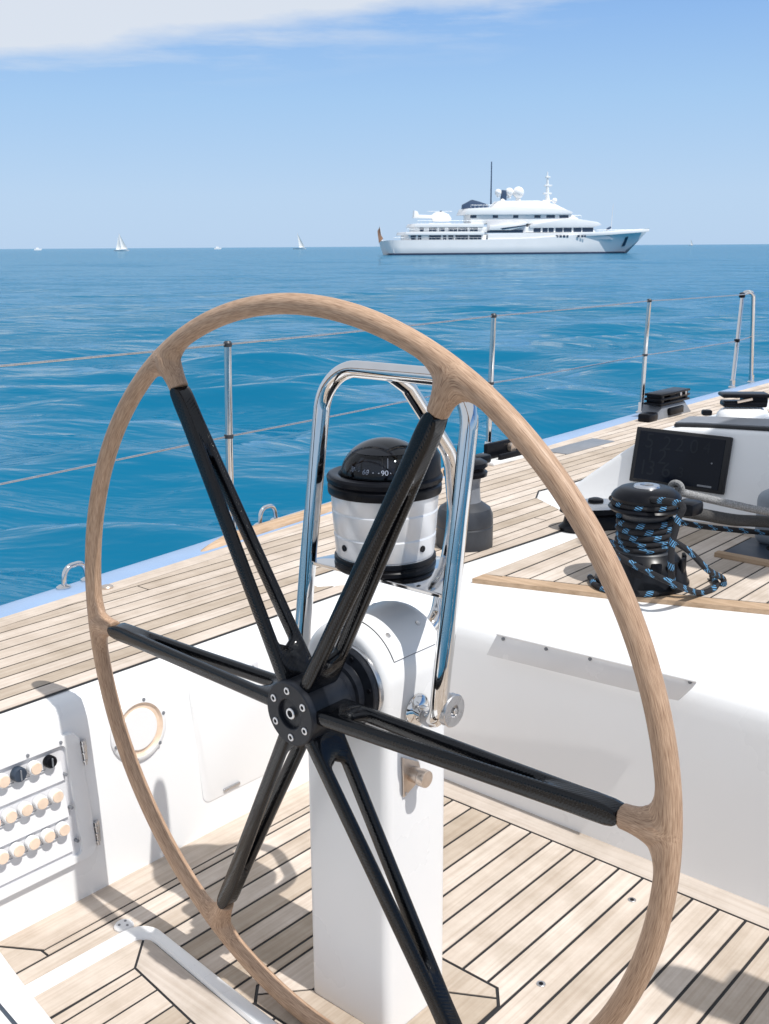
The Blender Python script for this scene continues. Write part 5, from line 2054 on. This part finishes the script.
    block('skid', [(426, 224.6), (426, 223.8), (446, 223.8), (446, 224.6)], 2.2, M['white_paint'], he)
    # rails, crane and masts
    cranep = block('crane_boom', [(457.5, 210.5), (458, 206.5), (467, 201.8), (474, 203.5), (483, 206.5), (483, 210.5)], 2.2, M['navy'])
    mb = MB()
    mb.tube([W(486, 206, 0), W(486, 166, 0)], [0.75 * k, 0.5 * k], 10)
    mb.build('dark_mast', M['navy'], root)
    for (u, v, r) in ((492.0, 195.0, 3.3), (504.0, 194.5, 4.2), (513.0, 194.8, 5.6), (496.5, 203.5, 2.6), (548.5, 202.6, 2.6)):
        mb = MB()
        pr_ = [(r * k * math.cos(a), r * k * math.sin(a)) for a in [R_(-70 + 160 * q_ / 14) for q_ in range(15)]]
        mb.lathe([(r * k * 0.5, -r * k * 1.35)] + pr_, 24, W(u, v, 0 if r > 4 else -3))
        mb.build('radar_dome', M['white_paint'], root, angle=60)
    block('dome_gap', [(495.5, 202), (497, 192.5), (500.5, 193), (501, 202)], 2.0, M['navy'])
    mast = MB()
    mast.tube([W(543, 211, 0), W(542.3, 198, 0), W(542, 186, 0), W(541.6, 175, 0)], [3.0 * k, 1.9 * k, 1.2 * k, 0.5 * k], 12)
    mo = mast.build('radar_mast', M['white_paint'], root, angle=60)
    for u0_, u1_, v in ((538, 546, 196.5), (539, 546, 189.0), (537.5, 546.5, 203.5), (540, 544, 181)):
        block('spreader', [(u0_, v), (u0_, v - 1.6), (u1_, v - 1.6), (u1_, v)], 1.6, M['white_paint'], mo)
    block('radar_bar', [(526, 208), (527, 204.5), (537, 204), (538, 208)], 3, M['white_paint'])
    mb = MB()
    mb.tube([W(608.5, 230, 0), W(609.8, 206, 0)], [0.35 * k, 0.2 * k], 8)
    mb.build('jackstaff', M['panel_grey'], root)
    block('anchor_winch', [(603.5, 231.5), (604.5, 229.2), (607.5, 227.5), (608.5, 228.3), (606, 231)], 1.2, M['navy'])
    # anchor pocket near the bow
    mb = MB()
    mb.prism([W(620.5, 238.2, -8.6), W(624.0, 237.6, -7.4), W(621.2, 246.8, -6.3), W(617.8, 247.2, -7.4)], ay_ * 1.2 * k)
    mb.build('anchor_pocket', M['darkwin'], hull)
    # stern flag and gangway recess
    mb = MB()
    mb.tube([W(380.5, 240, 0), W(378.2, 226, 0)], 0.3 * k, 8)
    fs_ = mb.build('flagstaff', M['panel_grey'], root)
    mb = MB()
    rings = []
    for q_ in range(7):
        t = q_ / 6
        rings.append([W(378.2 + 3.4 * t * (1 - 0.35 * math.sin(3 * t)), 227.5 + 11 * t - 0.2, 0.5 * math.sin(5 * t)), W(376.2 + 1.2 * t, 231 + 11.5 * t, 0.5 * math.sin(5 * t) + 0.6), W(376.4 + 1.2 * t, 231 + 11.5 * t, 0.9)])
    mb.ring_loft(rings)
    mb.build('flag', M['flagtan'], fs_)
    block('stern_door', [(387.5, 246), (387.5, 252), (392, 253), (392.5, 246.4)], 1, M['plate_grey'], root, (-17.2, -16.4))
    # railing posts along the aft decks
    for vv, ua, ub, dd in ((232.4, 400, 474, -20.0), (240.2, 388, 474, -18.5), (224.6, 410, 474, -18.0), (210.0, 462, 500, -15.5), (219.6, 560, 572, -13.5), (233.6, 585, 640, -9.0)):
        mb = MB()
        mb.tube([W(ua, vv - 2.6, dd), W(ub, vv - 2.6, dd)], 0.22 * k, 6)
        uu = ua
        while uu <= ub:
            mb.tube([W(uu, vv, dd), W(uu, vv - 2.6, dd)], 0.15 * k, 5)
            uu += 4
        mb.build('railing', M['white_paint'], root)


yacht()


def far_sailboat(px, h_px, dist, lab, heel=0.0, jib=True):
    d = ray(px, 250)
    d = np.array([d[0], d[1]]) / np.hypot(d[0], d[1])
    b = np.array([d[0] * dist, d[1] * dist, ZSEA])
    k = dist * 0.995 / FPX
    t = np.array([d[1], -d[0], 0])
    dv_ = np.array([d[0], d[1], 0])
    z = np.array([0, 0, 1.0])
    r = thing('distant_sailboat', b, lab, 'sailboat', 'distant sailboats on the horizon')
    L = h_px * 0.42 * k
    mb = MB()
    rings = []
    for q_ in range(9):
        s = -1 + 2 * q_ / 8
        wdt = 0.32 * L * (1 - abs(s) ** 2.2) + 0.02 * L
        rings.append([b + t * s * L - dv_ * wdt + z * 0.16 * L, b + t * s * L * 0.92 - dv_ * wdt * 0.6 - z * 0.1 * L, b + t * s * L * 0.92 + dv_ * wdt * 0.6 - z * 0.1 * L, b + t * s * L + dv_ * wdt + z * 0.16 * L])
    mb.ring_loft(rings)
    mb.build('hull', M['white_paint'], r)
    H = h_px * k
    mb = MB()
    mb.tube([b, b + z * H - t * heel * H], 0.006 * H, 6)
    mb.build('mast', M['panel_grey'], r)

    def sail(p0, p1, p2, nm):
        mb = MB()
        rs_ = []
        for q_ in range(7):
            v = q_ / 6
            row = []
            for w_ in range(5):
                u = w_ / 4
                p = (p0 * (1 - u) + p1 * u) * (1 - v) + p2 * v
                row.append(p + dv_ * (0.06 * H * math.sin(math.pi * u) * (1 - v)))
            rs_.append(row)
        back = [[p + dv_ * 0.02 for p in row] for row in rs_]
        mb.ring_loft(rs_, False, False, False)
        mb.ring_loft(back, False, False, False)
        mb.build(nm, M['sail'], r)
    sail(b + z * 0.10 * H, b + z * 0.10 * H + t * 0.34 * H, b + z * 0.99 * H - t * heel * H, 'mainsail')
    if jib:
        sail(b + z * 0.08 * H - t * 0.30 * H, b + z * 0.08 * H - t * 0.02 * H, b + z * 0.85 * H - t * (heel + 0.02) * H, 'jib')


far_sailboat(121.5, 17, 950, 'distant white sailboat farthest left, tall sail on the horizon', 0.10)
far_sailboat(299.5, 15.5, 1300, 'distant white sailboat on the horizon above the top of the wheel rim', 0.12, False)
far_sailboat(690.5, 6, 2300, 'tiny distant sailboat on the horizon right of the motor yacht', 0.05, False)


def far_motor(px, w_px, dist, lab):
    d = ray(px, 250)
    d = np.array([d[0], d[1]]) / np.hypot(d[0], d[1])
    b = np.array([d[0] * dist, d[1] * dist, ZSEA])
    k = dist / FPX
    t = np.array([d[1], -d[0], 0])
    dv_ = np.array([d[0], d[1], 0])
    z = np.array([0, 0, 1.0])
    r = thing('distant_motorboat', b, lab, 'motorboat', 'distant motorboats on the horizon')
    L = w_px * k * 0.5
    mb = MB()
    mb.prism([b - t * L - dv_ * L * .3, b + t * L * 0.8 - dv_ * L * .3, b + t * L * 1.1 - dv_ * L * .3 + z * L * 0.4, b - t * L - dv_ * L * .3 + z * L * 0.32], dv_ * L * 0.6)
    mb.build('hull', M['white_paint'], r)
    mb = MB()
    mb.prism([b - t * L * 0.5 - dv_ * L * .2 + z * L * 0.3, b + t * L * 0.4 - dv_ * L * .2 + z * L * 0.3, b + t * L * 0.1 - dv_ * L * .2 + z * L * 0.75, b - t * L * 0.4 - dv_ * L * .2 + z * L * 0.75], dv_ * L * 0.4)
    mb.build('cabin', M['white_paint'], r)


far_motor(38, 7, 1900, 'tiny distant white motorboat at the far left of the horizon')
far_motor(218, 7, 1700, 'tiny distant white motorboat between the two sailboats')
